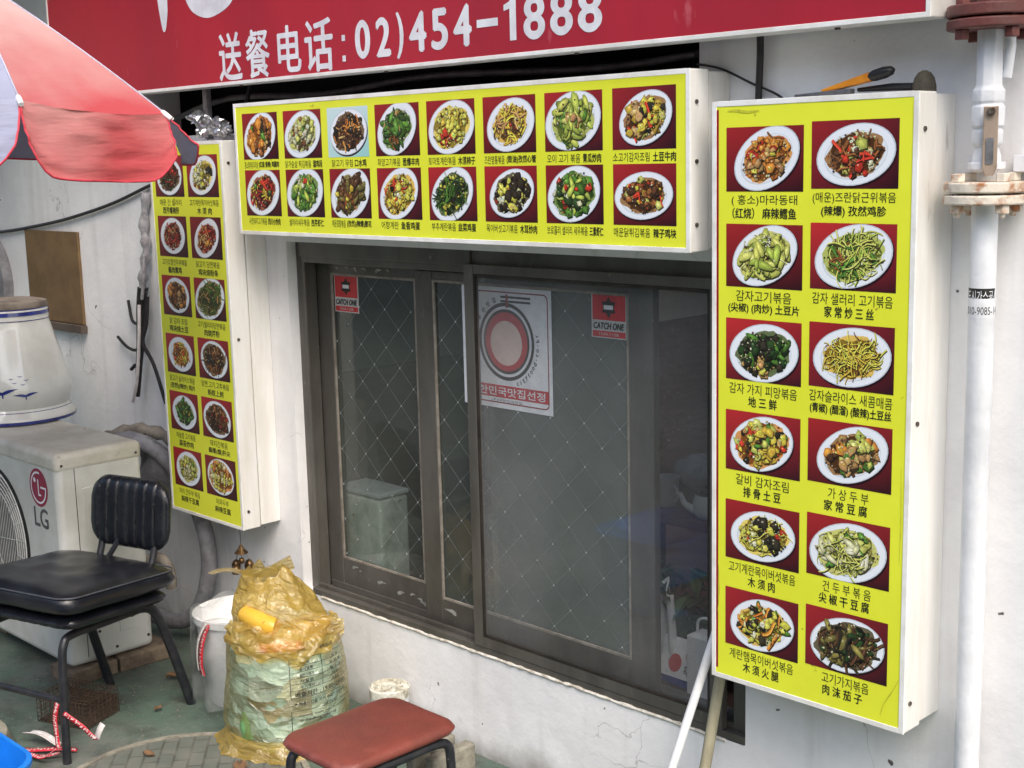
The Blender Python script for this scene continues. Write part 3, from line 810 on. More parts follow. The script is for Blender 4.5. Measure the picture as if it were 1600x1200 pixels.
def dish_photo(parent, cx, cz, y, w, h, spec, seed):
    rr_ = random.Random(seed)
    P = Photo(w, h, rr_)
    bgk, (dx, dz, rx, rz, rot), base, fs, comps = spec
    fs *= 0.96
    hw, hh = w / 2, h / 2
    if bgk == 'r':
        v = rr_.uniform(0.88, 1.1)
        tl, tr, br_, bl = (176, 42, 46), (140, 34, 40), (44, 16, 26), (92, 26, 32)
        if rr_.random() < 0.4: tl, tr, br_, bl = (150, 36, 42), (96, 26, 34), (36, 14, 24), (104, 28, 36)
        P.quad([(-hw, hh), (hw, hh), (hw, -hh), (-hw, -hh)], [tuple(c * v for c in q) for q in (tl, tr, br_, bl)])
    else:
        P.quad([(-hw, hh), (hw, hh), (hw, -hh), (-hw, -hh)], [(206, 226, 230), (198, 222, 226), (150, 206, 204), (184, 218, 220)])
    rot = R(rot)
    cx0, cz0 = dx * w, dz * h
    rx *= w; rz *= h
    cx0 += w * rr_.uniform(-0.015, 0.015); cz0 += h * rr_.uniform(-0.02, 0.02); rot += R(rr_.uniform(-9, 9)); kk_ = rr_.uniform(0.94, 1.03); rx *= kk_; rz *= kk_ * rr_.uniform(0.95, 1.03)
    P.ell(cx0 + w * 0.012, cz0 - h * 0.025, rx * 1.01, rz * 1.02, rot, (38, 12, 20), (30, 10, 16))
    P.ell(cx0, cz0, rx, rz, rot, (196, 204, 214), (236, 240, 246))
    P.ell(cx0, cz0, rx * 0.965, rz * 0.965, rot, (232, 238, 246), (238, 242, 248))
    P.ell(cx0, cz0 - h * 0.01, rx * 0.80, rz * 0.78, rot, (204, 214, 222), (226, 232, 240))
    P.ell(cx0 + w * 0.004, cz0 - h * 0.004, rx * 0.775, rz * 0.755, rot, (226, 232, 240), (222, 230, 238))
    bc = C_[base]
    P.grain = 1.0
    P.ell(cx0, cz0, rx * fs * 1.02, rz * fs * 1.02, rot, mixc(bc, (226, 214, 170), 0.35), bc, 40, rough=0.10)
    P.ell(cx0, cz0, rx * fs * 0.9, rz * fs * 0.9, rot, tuple(k * 0.62 for k in bc), tuple(k * 0.58 for k in bc), 40, rough=0.14)
    items = []
    for kind, col, n, size in comps:
        n = max(4, int(n * 0.62))
        size *= 1.34 if kind in 'cl' else 1.12
        cen = [(math.sqrt(rr_.random()) * 0.75, rr_.uniform(0, 6.28)) for _ in range(max(2, n // 7))]
        for k in range(n):
            if rr_.random() < 0.6:
                q0, a0 = rr_.choice(cen)
                X, Y = q0 * math.cos(a0) + rr_.gauss(0, 0.16), q0 * math.sin(a0) + rr_.gauss(0, 0.16)
                q, a = min(1.0, math.hypot(X, Y)) * fs * 0.97, math.atan2(Y, X)
            else:
                a = rr_.uniform(0, 2 * math.pi); q = math.sqrt(rr_.random()) * fs * 0.97
            items.append((kind, col, a, q, size * rr_.uniform(0.6, 1.35)))
    rr_.shuffle(items)
    items.sort(key=lambda i: -i[3] + rr_.uniform(-0.35, 0.35))
    ca, sa = math.cos(rot), math.sin(rot)
    for k in range(90):              # crumbs, sauce glints and dark gaps between the big pieces
        it = rr_.choice(items)
        items.insert(rr_.randrange(len(items) // 3, len(items)), ('c', rr_.choice((it[1], it[1], 'dk', 'db', 'cr')), rr_.uniform(0, 6.28), math.sqrt(rr_.random()) * fs * 1.02, rr_.uniform(0.012, 0.026)))
    for kind, col, a, q, size in items:
        x, z = rx * q * math.cos(a), rz * q * math.sin(a)
        P.piece(kind, cx0 + x * ca - z * sa, cz0 + x * sa + z * ca + h * 0.02 * (1 - q), size * h, rr_.uniform(0, math.pi * 2), C_[col])
    mb = MB(); mb.v = [(cx + v[0], y - v[1], cz + v[2]) for v in P.v]; mb.f = P.f; mb.c = P.c
    me = bpy.data.meshes.new('dish_photo'); me.from_pydata(mb.v, [], mb.f)
    at = me.color_attributes.new('tint', 'FLOAT_COLOR', 'POINT')
    for i, c in enumerate(mb.c): at.data[i].color = c
    me.materials.append(M['print'])
    o = bpy.data.objects.new('dish_photo', me); COL.objects.link(o); o.parent = parent
    return o

def menu_sign(name, label, x0, x1, z0, z1, redline=False):
    """light box: cabinet back, front rim, yellow face"""
    s = thing(name, label, 'menu sign', group='yellow menu signs with food photographs')
    d = 0.15
    MB().box(x0 + 0.004, x1 - 0.004, -d * 0.52, -0.001, z0 + 0.004, z1 - 0.004).build('cabinet', M['sign_white'], s, bevel=0.002)
    MB().box(x0, x1, -d + 0.003, -d * 0.555, z0, z1).build('front_rim', M['sign_white'], s, bevel=0.003)
    t = 0.011
    f = MB()
    yb = -d - 0.001
    f.box(x0 - 0.0005, x0 + t, yb, -d + 0.004, z0, z1); f.box(x1 - t, x1 + 0.0005, yb, -d + 0.004, z0, z1)
    f.box(x0 + t, x1 - t, yb, -d + 0.004, z0 - 0.0005, z0 + t); f.box(x0 + t, x1 - t, yb, -d + 0.004, z1 - t, z1 + 0.0005)
    f.build('edge_trim', M['sign_trim'], s, bevel=0.001)
    yf = -d + 0.0005
    # gently rippled vinyl face
    def face(u, v):
        return (x0 + t + (x1 - x0 - 2 * t) * u, yf, z0 + t + (z1 - z0 - 2 * t) * v)
    def face2(u, v):
        p = face(u, v)
        k_ = max(0.0, (p[2] - (z1 - 0.026)) / 0.026) ** 2 + max(0.0, (z0 + 0.02 - p[2]) / 0.02) ** 2
        return (p[0], p[1] - 0.0045 * k_ * (0.5 + mn.noise(Vector((p[0] * 5, p[2] * 2, 0.7)))), p[2])
    MB().grid(face2, 60, 60).build('yellow_face', M['yellow'], s, smooth=60)
    if redline:
        flat('red_edge_strip', rect(x0 + t, x0 + t + 0.006, z0 + t, z1 - t), yf - 0.0004, M['ink_dkred'], s)
    sm = MB()
    for zz in (z0 + 0.06, (z0 + z1) / 2, z1 - 0.07):
        sm.cyl((x1 - 0.001, -d + 0.022, zz), (x1 + 0.003, -d + 0.022, zz), 0.005, 10)
    sm.build('screws', M['screw'], s, smooth=30)
    return s, yf

# components: (kind, colour, count, size as part of photo height)
def D(plate, base, fs, *comps, bg='r'): return (bg, plate, base, fs, comps)
pA = (0.02, 0.0, 0.46, 0.45, 24)     # tilted ovals
pB = (0.0, -0.02, 0.46, 0.46, 12)
pC = (0.0, 0.0, 0.49, 0.49, 22)
pR = (0.0, 0.0, 0.45, 0.46, 0)
right_d = [
 D(pA, 'or_', .74, ('c','or_',60,.060), ('c','tn',40,.055), ('c','ye',14,.06), ('c','rd',12,.06), ('s','br',40,.04)),
 D(pB, 'br', .74, ('s','br',70,.045), ('c','db',40,.05), ('c','rd',16,.055), ('s','rd',10,.06), ('c','yg',9,.075), ('c','cr',10,.05)),
 D(pA, 'yg', .78, ('l','yg',70,.07), ('l','lg',30,.07), ('n','cr',26,.045), ('s','ol',20,.04)),
 D(pC, 'lg', .78, ('n','yg',80,.06), ('n','lg',60,.055), ('s','gn',34,.05), ('s','br',22,.05)),
 D(pB, 'dg', .78, ('c','dk',50,.065), ('c','dg',50,.065), ('l','gn',26,.06), ('c','tn',16,.06), ('c','ye',6,.05)),
 D(pB, 'go', .74, ('n','go',120,.055), ('n','ye',70,.055), ('n','br',40,.04)),
 D(pB, 'or_', .86, ('c','go',60,.06), ('c','yg',30,.06), ('c','rd',16,.06), ('c','dk',16,.06), ('l','gn',14,.055), ('c','tn',20,.05)),
 D(pA, 'br', .76, ('c','tn',50,.07), ('c','yg',26,.075), ('c','or_',14,.075), ('c','gn',12,.07), ('c','db',16,.055)),
 D(pB, 'ye', .78, ('c','ye',60,.05), ('n','ye',40,.04), ('c','dk',26,.07), ('c','rd',7,.06), ('c','cr',20,.05)),
 D(pB, 'yg', .80, ('n','yg',60,.06), ('l','cr',40,.065), ('l','yg',40,.07), ('l','gn',20,.055), ('s','ol',20,.04)),
 D(pB, 'go', .78, ('c','ye',50,.055), ('c','dk',34,.07), ('s','or_',22,.075), ('l','gn',14,.055), ('c','cr',16,.05)),
 D(pB, 'dk', .86, ('s','dk',70,.06), ('s','db',60,.06), ('l','ol',40,.06), ('s','tn',16,.035), ('c','dg',30,.06)),
]
top_d = [
 D(pC, 'or_', .80, ('c','or_',50,.08), ('c','br',30,.07), ('c','dk',26,.07), ('l','gn',8,.07), ('c','tn',20,.06)),
 D(pC, 'yg', .76, ('c','cr',50,.065), ('c','yg',30,.065), ('c','br',24,.055), ('l','gn',16,.05), ('c','db',14,.05)),
 D((0, 0, .47, .48, 10), 'db', .84, ('s','db',70,.055), ('s','or_',40,.05), ('c','dk',40,.055), ('s','tn',20,.05), bg='w'),
 D(pC, 'gn', .74, ('l','gn',50,.07), ('l','dg',40,.07), ('s','br',40,.05), ('s','tn',20,.045)),
 D(pC, 'ye', .80, ('c','ye',70,.06), ('c','yg',40,.055), ('c','rd',18,.06), ('c','go',30,.055)),
 D(pA, 'go', .72, ('s','go',60,.055), ('s','tn',40,.05), ('s','db',34,.05), ('c','rd',8,.05)),
 D(pC, 'lg', .76, ('l','lg',70,.08), ('l','yg',40,.07), ('c','tn',20,.06), ('l','gn',20,.07)),
 D(pA, 'br', .80, ('c','go',50,.075), ('c','tn',30,.07), ('c','dk',34,.06), ('s','rd',12,.06), ('c','yg',16,.06)),
 D(pC, 'dr', .76, ('s','dr',40,.06), ('s','rd',20,.07), ('c','db',40,.055), ('s','go',26,.055), ('c','gn',10,.05)),
 D(pC, 'gn', .74, ('l','gn',60,.07), ('l','lg',50,.06), ('c','cr',20,.05), ('c','rd',12,.045)),
 D(pC, 'ol', .76, ('l','db',50,.07), ('l','ol',40,.07), ('c','br',30,.055), ('s','rd',8,.05), ('c','go',16,.06)),
 D(pC, 'go', .80, ('c','ye',50,.06), ('c','go',40,.055), ('s','rd',26,.05), ('c','dk',14,.055), ('c','cr',20,.05)),
 D(pC, 'dg', .78, ('n','dg',70,.06), ('n','gn',50,.055), ('c','ye',44,.045), ('n','dk',30,.05)),
 D(pA, 'dk', .82, ('c','dk',70,.075), ('c','ye',26,.06), ('c','cr',16,.055), ('c','rd',7,.05)),
 D(pC, 'gn', .80, ('c','gn',60,.07), ('c','dg',30,.075), ('c','cr',22,.05), ('c','rd',12,.06), ('l','lg',26,.06)),
 D((0, -.02, .49, .42, 14), 'br', .76, ('c','db',60,.055), ('c','br',40,.05), ('s','rd',14,.06), ('c','yg',14,.06), ('c','go',16,.045)),
]
left_d = [
 D(pR, 'db', .80, ('s','db',50,.055), ('s','dr',40,.05), ('l','dg',30,.055), ('c','rd',10,.05)),
 D(pA, 'ye', .76, ('c','cr',60,.05), ('c','ye',30,.05), ('c','dk',26,.06), ('c','br',16,.05)),
 D(pR, 'dr', .72, ('s','dr',50,.06), ('s','rd',24,.055), ('s','tn',30,.045), ('c','db',26,.05)),
 D(pA, 'rd', .74, ('c','rd',30,.05), ('c','dr',40,.05), ('s','tn',30,.045), ('c','or_',16,.045)),
 D(pR, 'br', .78, ('c','br',50,.07), ('c','or_',30,.065), ('c','db',30,.055), ('c','tn',14,.055)),
 D(pC, 'ol', .84, ('n','ol',70,.05), ('n','gn',40,.05), ('s','dg',40,.05), ('s','tn',20,.04)),
 D(pR, 'or_', .70, ('s','or_',40,.05), ('s','go',30,.05), ('s','br',40,.045), ('c','rd',8,.05)),
 D(pR, 'db', .86, ('n','db',60,.05), ('s','br',60,.04), ('s','tn',40,.03), ('c','dk',20,.05)),
 D(pR, 'gn', .70, ('l','dg',40,.07), ('l','gn',40,.065), ('c','br',30,.05), ('c','go',20,.045)),
 D(pR, 'db', .82, ('c','db',60,.06), ('c','dr',30,.055), ('c','br',26,.05), ('c','tn',10,.04)),
 D(pR, 'yg', .76, ('c','yg',60,.06), ('c','cr',40,.055), ('c','go',30,.05), ('l','gn',10,.04)),
 D(pR, 'or_', .90, ('c','ye',60,.055), ('c','cr',40,.055), ('c','or_',30,.05), ('c','go',30,.05)),
]

def caption(s, body, cx, y, cz, w, h, bold):
    letters('caption', body, cx, y, cz, w, h, M['ink'], s, bold)

# right-hand menu sign
S, yf = menu_sign('menu_sign', 'tall yellow menu sign right of the window, red strip along its left edge', -1.780, -1.300, 0.547, 1.823, True)
rk = [('( 홍소)마라동태', .163, '（红烧） 麻辣鳕鱼', .158), ('(매운)즈란닭근위볶음', .186, '(辣爆) 孜然鸡胗', .145),
      ('감자고기볶음', .139, '(尖椒) (肉炒) 土豆片', .178), ('감자 샐러리 고기볶음', .182, '家 常 炒 三 丝', .112),
      ('감자 가지 피망볶음', .172, '地 三 鲜', .072), ('감자슬라이스 새콤매콤', .190, '(青椒) (醋溜) (酸辣)土豆丝', .186),
      ('갈비 감자조림', .136, '排 骨 土 豆', .096), ('가 상 두 부', .094, '家 常 豆 腐', .100),
      ('고기계란목이버섯볶음', .174, '木 须 肉', .070), ('건 두 부 볶 음', .113, '尖 椒 干 豆 腐', .118),
      ('계란햄목이버섯볶음', .168, '木 须 火 腿', .094), ('고기가지볶음', .112, '肉 沫 茄 子', .094)]
for i in range(12):
    r_, k_ = divmod(i, 2)
    cx = (-1.6475, -1.4365)[k_]
    cz = 1.704 - 0.2005 * r_ + (0.004 if k_ else 0) - (0.002 if k_ == 0 else 0)
    dish_photo(S, cx, cz, yf - 0.0004, 0.191 if k_ == 0 else 0.194, 0.133, right_d[i], 100 + i)
    ko, kw, zh, zw = rk[i]
    zb = cz - 0.0665
    off = -0.006 if k_ and i not in (1, 5) else 0
    caption(S, ko, cx, yf - 0.0006, zb - 0.0185, kw, 0.0235, 0.0)
    caption(S, zh, cx + off, yf - 0.0006, zb - 0.0450, zw, 0.0225, 0.018)

def mark(parent, y, pts, w_, mat):
    P_ = catmull([(p[0], 0, p[1]) for p in pts], 6); vs = []
    for i_, p_ in enumerate(P_):
        t_ = (P_[min(i_ + 1, len(P_) - 1)] - P_[max(0, i_ - 1)]).normalized()
        k_ = w_ * (0.3 + 0.7 * math.sin(math.pi * i_ / (len(P_) - 1)))
        vs += [(p_.x - t_.z * k_, y, p_.z + t_.x * k_), (p_.x + t_.z * k_, y, p_.z - t_.x * k_)]
    MB().add(vs, [(2 * i_, 2 * i_ + 1, 2 * i_ + 3, 2 * i_ + 2) for i_ in range(len(P_) - 1)]).build('scratch_mark', mat, parent)
M['scuff'] = pm('scuffed_vinyl', (206, 208, 52), 0.5, (178, 180, 50), 60, 1)
mark(S, yf - 0.0008, [(-1.352, 0.575), (-1.345, 0.60), (-1.325, 0.635), (-1.313, 0.66)], 0.0012, M['scuff'])
mark(S, yf - 0.0008, [(-1.74, 1.802), (-1.72, 1.803), (-1.69, 1.799), (-1.66, 1.801)], 0.003, M['scuff'])
mark(S, yf - 0.0008, [(-1.318, 0.90), (-1.3165, 1.0), (-1.319, 1.1)], 0.0008, M['scuff'])
mark(S, yf - 0.0008, [(-1.764, 0.70), (-1.760, 0.75), (-1.763, 0.82)], 0.0010, M['scuff'])
# wide sign over the window
S, yf = menu_sign('menu_sign', 'wide yellow menu sign with two rows of dishes above the window', -3.600, -1.840, 1.502, 1.897)
tk = [('홍소향라닭다리살', '(红烧 香辣) 鸡腿肉', .18), ('닭가슴살 튀김볶음', '溜鸡段', .18), ('닭고기 무침', '口水鸡', .155), ('파양고기볶음', '葱爆羊肉', .172), ('토마토계란볶음', '木须柿子', .178), ('즈란염통볶음', '(豉油)孜然心管', .18), ('오이 고기 볶음', '青瓜炒肉', .172), ('소고기감자조림', '土豆牛肉', .182),
      ('사천돼지고기볶음', '四川小炒肉', .165), ('샐러리새우볶음', '西芹虾仁', .17), ('매운콩팥볶음', '(孜然)(辣爆)腰花', .178), ('어향계란', '鱼香鸡蛋', .16), ('부추계란볶음', '韭菜鸡蛋', .17), ('목이버섯고기볶음', '木耳炒肉', .178), ('브로콜리 샐러리 새우볶음', '三素虾仁', .18), ('매운닭튀김볶음', '辣子鸡块', .182)]
for i in range(16):
    r_, k_ = divmod(i, 8)
    cx = -3.464 + 0.2135 * k_
    cz = 1.797 - 0.169 * r_
    dish_photo(S, cx, cz, yf - 0.0004, 0.1835, 0.137, top_d[i], 300 + i)
    ko, zh, tw = tk[i]
    na, nb = len(ko), len(zh)
    frac = na * 0.95 / (na * 0.95 + nb + 0.6)
    zt = cz - 0.0685 - 0.0165
    aw = tw * frac; bw = tw * nb / (na * 0.95 + nb + 0.6)
    caption(S, ko, cx - tw / 2 + aw / 2, yf - 0.0006, zt, aw, 0.0205, 0.0)
    caption(S, zh, cx + tw / 2 - bw / 2, yf - 0.0006, zt, bw, 0.0205, 0.022)

# left-hand menu sign
S, yf = menu_sign('menu_sign', 'narrow shaded yellow menu sign left of the window with parasol corner over its top', -4.125, -3.680, 0.533, 1.790)
lk = [('매운 간 샐러리', .135, '西芹爆猪肝', .10), ('고기계란목이버섯볶음', .172, '木 须 肉', .086), ('고기오향건두부볶음', .155, '酱肉熏鸡', .084), ('닭고기 당면볶음', .14, '鸡块烧粉条', .118),
      ('닭 감자 조림', .11, '鸡块烧土豆', .118), ('고기샐러리당면볶음', .165, '肉烧芹粉', .09), ('닭고기 슬라이스볶음', .158, '(孜然)(辣炒) 鸡片', .156), ('당면.고기.고추볶음', .164, '蚂蚁上树', .094),
      ('마늘쫑 고기볶음', .12, '蒜苔炒肉', .09), ('돼지간볶음', .106, '酱爆(熘)肝尖', .128), ('마라 건두부 볶음', .13, '麻辣干豆腐', .112), ('마파두부', .075, '麻辣豆腐', .094)]
for i in range(12):
    r_, k_ = divmod(i, 2)
    cx = (-4.003, -3.799)[k_]
    cz = 1.6815 - 0.1977 * r_
    dish_photo(S, cx, cz, yf - 0.0004, 0.179 if k_ == 0 else 0.183, 0.134, left_d[i], 500 + i)
    ko, kw, zh, zw = lk[i]
    zb = cz - 0.067
    caption(S, ko, cx, yf - 0.0006, zb - 0.0185, kw, 0.021, 0.0)
    caption(S, zh, cx, yf - 0.0006, zb - 0.0445, zw, 0.021, 0.02)

# ------------------------------------------------------------------ the big red sign
bs = thing('shop_sign', 'big red shop sign with white Chinese lettering and phone number above the menus', 'sign')
bx0, bx1, bz0, bz1 = -4.78, -1.282, 1.955, 2.95
MB().box(bx0 + 0.006, bx1 - 0.006, -0.085, -0.03, bz0 + 0.006, bz1).build('cabinet', M['sign_white'], bs, bevel=0.002)
MB().box(bx0, bx1, -0.147, -0.086, bz0, bz1).build('front_rim', M['sign_white'], bs, bevel=0.003)
f = MB(); t = 0.010
f.box(bx0, bx0 + t, -0.151, -0.146, bz0, bz1); f.box(bx1 - t, bx1, -0.151, -0.146, bz0, bz1); f.box(bx0 + t, bx1 - t, -0.151, -0.146, bz0, bz0 + t)
f.build('edge_trim', M['sign_trim'], bs, bevel=0.001)
MB().grid(lambda u, v: (bx0 + t + (bx1 - bx0 - 2 * t) * u, -0.1485, bz0 + t + (bz1 - bz0 - t) * v), 8, 4).build('red_face', M['sign_red'], bs)
yl = -0.1495
for ch_, cx, cz, w_, h_ in (('送', -3.6015, 2.0385, .121, .139), ('餐', -3.4545, 2.038, .119, .137), ('电', -3.294, 2.0405, .110, .129), ('话', -3.1525, 2.0405, .127, .141)):
    letters('lettering', ch_, cx, yl, cz, w_, h_, M['pearl'], bs, 0.020)
cl_ = MB()
for zz in (1.988, 2.043): cl_.add([(p[0], yl, p[1]) for p in rect(-3.046, -3.031, zz, zz + 0.016)], [(0, 1, 2, 3)])
cl_.build('lettering', M['pearl'], bs)
for ch_, xa, xb, h_, cz in (('0', -2.986, -2.923, .102, 2.041), ('2', -2.896, -2.837, .102, 2.0405), (')', -2.812, -2.782, .121, 2.0395), ('4', -2.759, -2.693, .102, 2.043), ('5', -2.672, -2.610, .102, 2.043), ('4', -2.587, -2.522, .102, 2.0445),
                            ('8', -2.338, -2.269, .102, 2.043), ('8', -2.250, -2.180, .102, 2.0455), ('8', -2.162, -2.090, .102, 2.0455)):
    letters('phone_number', ch_, (xa + xb) / 2, yl, cz, xb - xa - 0.006, h_ - 0.006, M['pearl'], bs, 0.045 if ch_ != ')' else 0.025)
flat('phone_number', rect(-2.502, -2.427, 2.034, 2.053), yl, M['pearl'], bs)
flat('phone_number', [(-2.386, 1.995), (-2.364, 1.995), (-2.364, 2.096), (-2.381, 2.096), (-2.386, 2.087), (-2.406, 2.080), (-2.406, 2.066), (-2.386, 2.070)], yl, M['pearl'], bs)
def blob(pts, name='big_character'):
    q = catmull([(p[0], 0, p[1]) for p in pts + [pts[0]]], 6)
    flat(name, [(v.x, v.z) for v in q[:-1]], yl, M['pearl'], bs)
blob([(-4.006, 2.27), (-4.000, 2.22), (-3.985, 2.155), (-3.975, 2.141), (-3.962, 2.15), (-3.946, 2.20), (-3.943, 2.25), (-3.93, 2.5), (-4.00, 2.5)])
blob([(-3.85, 2.30), (-3.842, 2.245), (-3.80, 2.19), (-3.715, 2.163), (-3.62, 2.178), (-3.565, 2.21), (-3.545, 2.27), (-3.56, 2.33), (-3.70, 2.38), (-3.80, 2.36)])
blob([(-3.42, 2.28), (-3.30, 2.26), (-3.28, 2.30), (-3.35, 2.5), (-3.43, 2.5)])
blob([(-3.20, 2.27), (-2.9, 2.26), (-2.88, 2.34), (-3.18, 2.36)])
sm = MB()
for xx in (-3.6, -2.9, -2.2, -1.5): sm.cyl((xx, -0.115, bz0 - 0.004), (xx, -0.115, bz0 + 0.001), 0.006, 10)
sm.cyl((bx1 - 0.001, -0.118, bz0 + 0.05), (bx1 + 0.004, -0.118, bz0 + 0.05), 0.006, 10)
sm.build('screws', M['screw'], bs, smooth=30)
br = MB()
for xx in (-4.2, -1.42):
    br.box(xx - 0.015, xx + 0.015, -0.03, 0.0, bz0 + 0.02, bz0 + 0.2)
br.build('wall_bracket', M['screw'], bs)

# near-black strip laid on the wall right of the red sign
MB().box(-1.275, 0.5, -0.012, -0.001, 1.985, 2.5).build('dark_strip', M['cavity'], bld, bevel=0.002)

# cables in the dark slot
def cable(name, label, pts, r, mat=None, n=7, cat='cable'):
    return tag(MB().tube(catmull(pts, 6), r, n).build(name, mat or M['wire'], smooth=60), label, cat)
cable('cable', 'thick black cable hanging down behind the top right corner of the wide menu sign', [(-1.745, -0.03, 2.0), (-1.75, -0.02, 1.93), (-1.757, -0.014, 1.86), (-1.763, -0.014, 1.70)], 0.008)
cable('cable', 'thin dark cable crossing the wall between the wide and tall menu signs', [(-1.93, -0.01, 1.915), (-1.86, -0.012, 1.90), (-1.78, -0.012, 1.865), (-1.70, -0.012, 1.83), (-1.66, -0.01, 1.78)], 0.0028)
cable('cable', 'black cable sagging in the dark slot left of the wide menu sign', [(-3.68, -0.03, 1.96), (-3.665, -0.06, 1.90), (-3.66, -0.09, 1.84), (-3.64, -0.10, 1.78), (-3.60, -0.04, 1.74)], 0.007)
cable('cable', 'grey cable bundle running inside the dark slot under the red sign', [(-4.3, 0.05, 1.87), (-3.9, 0.03, 1.93), (-3.4, 0.05, 1.92), (-2.9, 0.04, 1.945), (-2.3, 0.06, 1.93), (-1.96, 0.03, 1.94)], 0.010, M['wire_grey'])
tag(MB().box(-3.98, -3.955, -0.02, 0.0, 1.80, 1.99).build('batten', M['wrap'], bevel=0.003), 'pale upright batten in the dark slot left of the wide menu sign', 'batten')
tag(MB().prism([(-3.74, 1.80), (-3.60, 1.815), (-3.60, 1.735), (-3.70, 1.735), (-3.735, 1.76)], -0.10, -0.09).build('grey_flap', M['grey_metal'], bevel=0.002), 'grey plastic flap between the narrow and wide menu signs', 'flap')
# ------------------------------------------------------------------ things lying on the tall menu sign
kn = thing('utility_knife', 'orange and black utility knife lying tilted on top of the tall menu sign', 'knife')
a_ = Vector((-1.55, -0.085, 1.834)); b2 = Vector((-1.44, -0.085, 1.858)); dr_ = (b2 - a_).normalized()
def slab(mb, p, q, h, w, up=Vector((0, 0, 1)), taper=1.0):
    t_ = (q - p).normalized(); s_ = t_.cross(up).normalized(); u_ = s_.cross(t_)
    vs = []
    for P_, k in ((p, taper), (q, 1.0)):
        for sx, sy in ((-1, -1), (1, -1), (1, 1), (-1, 1)): vs.append(P_ + s_ * sx * w / 2 + u_ * sy * h / 2 * k)
    mb.add(vs, [(0, 1, 2, 3), (7, 6, 5, 4), (0, 4, 5, 1), (1, 5, 6, 2), (2, 6, 7, 3), (3, 7, 4, 0)])
k = MB(); slab(k, a_, b2, 0.018, 0.02, taper=0.45); k.build('handle', M['orange'], kn, bevel=0.003)
k = MB(); k.tube([b2 - dr_ * 0.004, b2 + dr_ * 0.006, b2 + dr_ * 0.03, b2 + dr_ * 0.044, b2 + dr_ * 0.050], [0.010, 0.014, 0.0145, 0.011, 0.004], 14, flat=0.8); k.build('end_cap', M['black'], kn, smooth=50)
k = MB(); slab(k, Vector((-1.61, -0.09, 1.826)), Vector((-1.48, -0.09, 1.832)), 0.010, 0.02); k.build('blade_sleeve', M['grey_metal'], kn, bevel=0.002)
pl_ = MB().tube([(-1.475, -0.075, 1.834), (-1.40, -0.075, 1.836), (-1.345, -0.075, 1.834)], [0.006, 0.011, 0.011], 10, flat=0.7)
tag(pl_.build('dark_tool', M['black'], smooth=40), 'black tool lying under the orange knife on the tall menu sign', 'tool')
dm_ = MB().lathe([(0.023, 0.0), (0.0225, 0.012), (0.019, 0.026), (0.012, 0.036), (0.004, 0.040), (0.0001, 0.0402)], 0, 0, 20)
o = dm_.build('rounded_stone', M['dark_stone'], smooth=60); o.location = (-1.332, -0.075, 1.8236)
tag(o, 'dark rounded stone standing on the right end of the tall menu sign', 'stone')

# crumpled foil on the narrow sign
fo = MB()
rf_ = random.Random(11)
for (cx, cy, cz, s_) in ((-3.80, -0.10, 1.835, 0.045), (-3.86, -0.11, 1.862, 0.034), (-3.76, -0.09, 1.822, 0.03), (-3.83, -0.12, 1.818, 0.025)):
    bm = bmesh.new(); bmesh.ops.create_icosphere(bm, subdivisions=3, radius=s_)
    for v in bm.verts:
        q = mn.noise(v.co * 55 + Vector((cx * 9, 0, 0))); q2 = abs(mn.noise(v.co * 90))
        v.co *= 0.75 + 0.75 * q + 0.3 * q2
    fo.add([(v.co.x * 1.15 + cx, v.co.y + cy, v.co.z * 0.85 + cz) for v in bm.verts], [tuple(v.index for v in f_.verts) for f_ in bm.faces]); bm.free()
tag(fo.build('crumpled_foil', M['foil']), 'crumpled silver foil lump lying on top of the narrow menu sign', 'foil')

# ------------------------------------------------------------------ gas pipe
gp = thing('gas_pipe', 'white gas riser pipe with rusty flange and lever valve right of the tall menu sign', 'pipe')
GX, GY = -1.207, -0.062
p = MB().lathe([(0.0245, 0.0), (0.0245, 1.395), (0.0255, 1.40), (0.0255, 1.43), (0.0245, 1.435), (0.0245, 1.62)], GX, GY, 28); p.build('lower_pipe', M['pipe'], gp, smooth=40)
p = MB().lathe([(0.024, 1.67), (0.028, 1.685), (0.027, 1.70), (0.022, 1.715), (0.028, 1.72), (0.030, 1.725), (0.030, 1.745), (0.026, 1.75), (0.032, 1.755), (0.032, 1.79), (0.027, 1.795), (0.031, 1.80), (0.031, 1.82), (0.027, 1.825), (0.025, 1.83), (0.025, 1.93)], GX, GY, 8)
p.build('valve_body', M['pipe'], gp, bevel=0.0015, smooth=45)
fl = MB()
fl.lathe([(0.077, 1.610), (0.077, 1.628)], GX, GY, 40); fl.lathe([(0.077, 1.632), (0.077, 1.652)], GX, GY, 40); fl.lathe([(0.05, 1.627), (0.05, 1.633)], GX, GY, 30)
fl.build('flange', M['flange'], gp, bevel=0.003, smooth=40)
for k in range(4):
    a_ = R(45 + 90 * k + 12); bx_, by_ = GX + 0.058 * math.cos(a_), GY + 0.058 * math.sin(a_)
    b_m = MB(); b_m.lathe([(0.006, 1.586), (0.007, 1.594), (0.014, 1.5942), (0.014, 1.6095), (0.006, 1.6097), (0.006, 1.6523), (0.014, 1.6525), (0.014, 1.668)], bx_, by_, 6)
    b_m.build('flange_bolt', M['flange'], gp, bevel=0.0015)
def turn(mb, deg):
    c_, s_ = math.cos(R(deg)), math.sin(R(deg))
    mb.v = [(GX + (v[0] - GX) * c_ - (v[1] - GY) * s_, GY + (v[0] - GX) * s_ + (v[1] - GY) * c_, v[2]) for v in mb.v]
    return mb
lvx, lvy = GX + 0.002, GY - 0.043
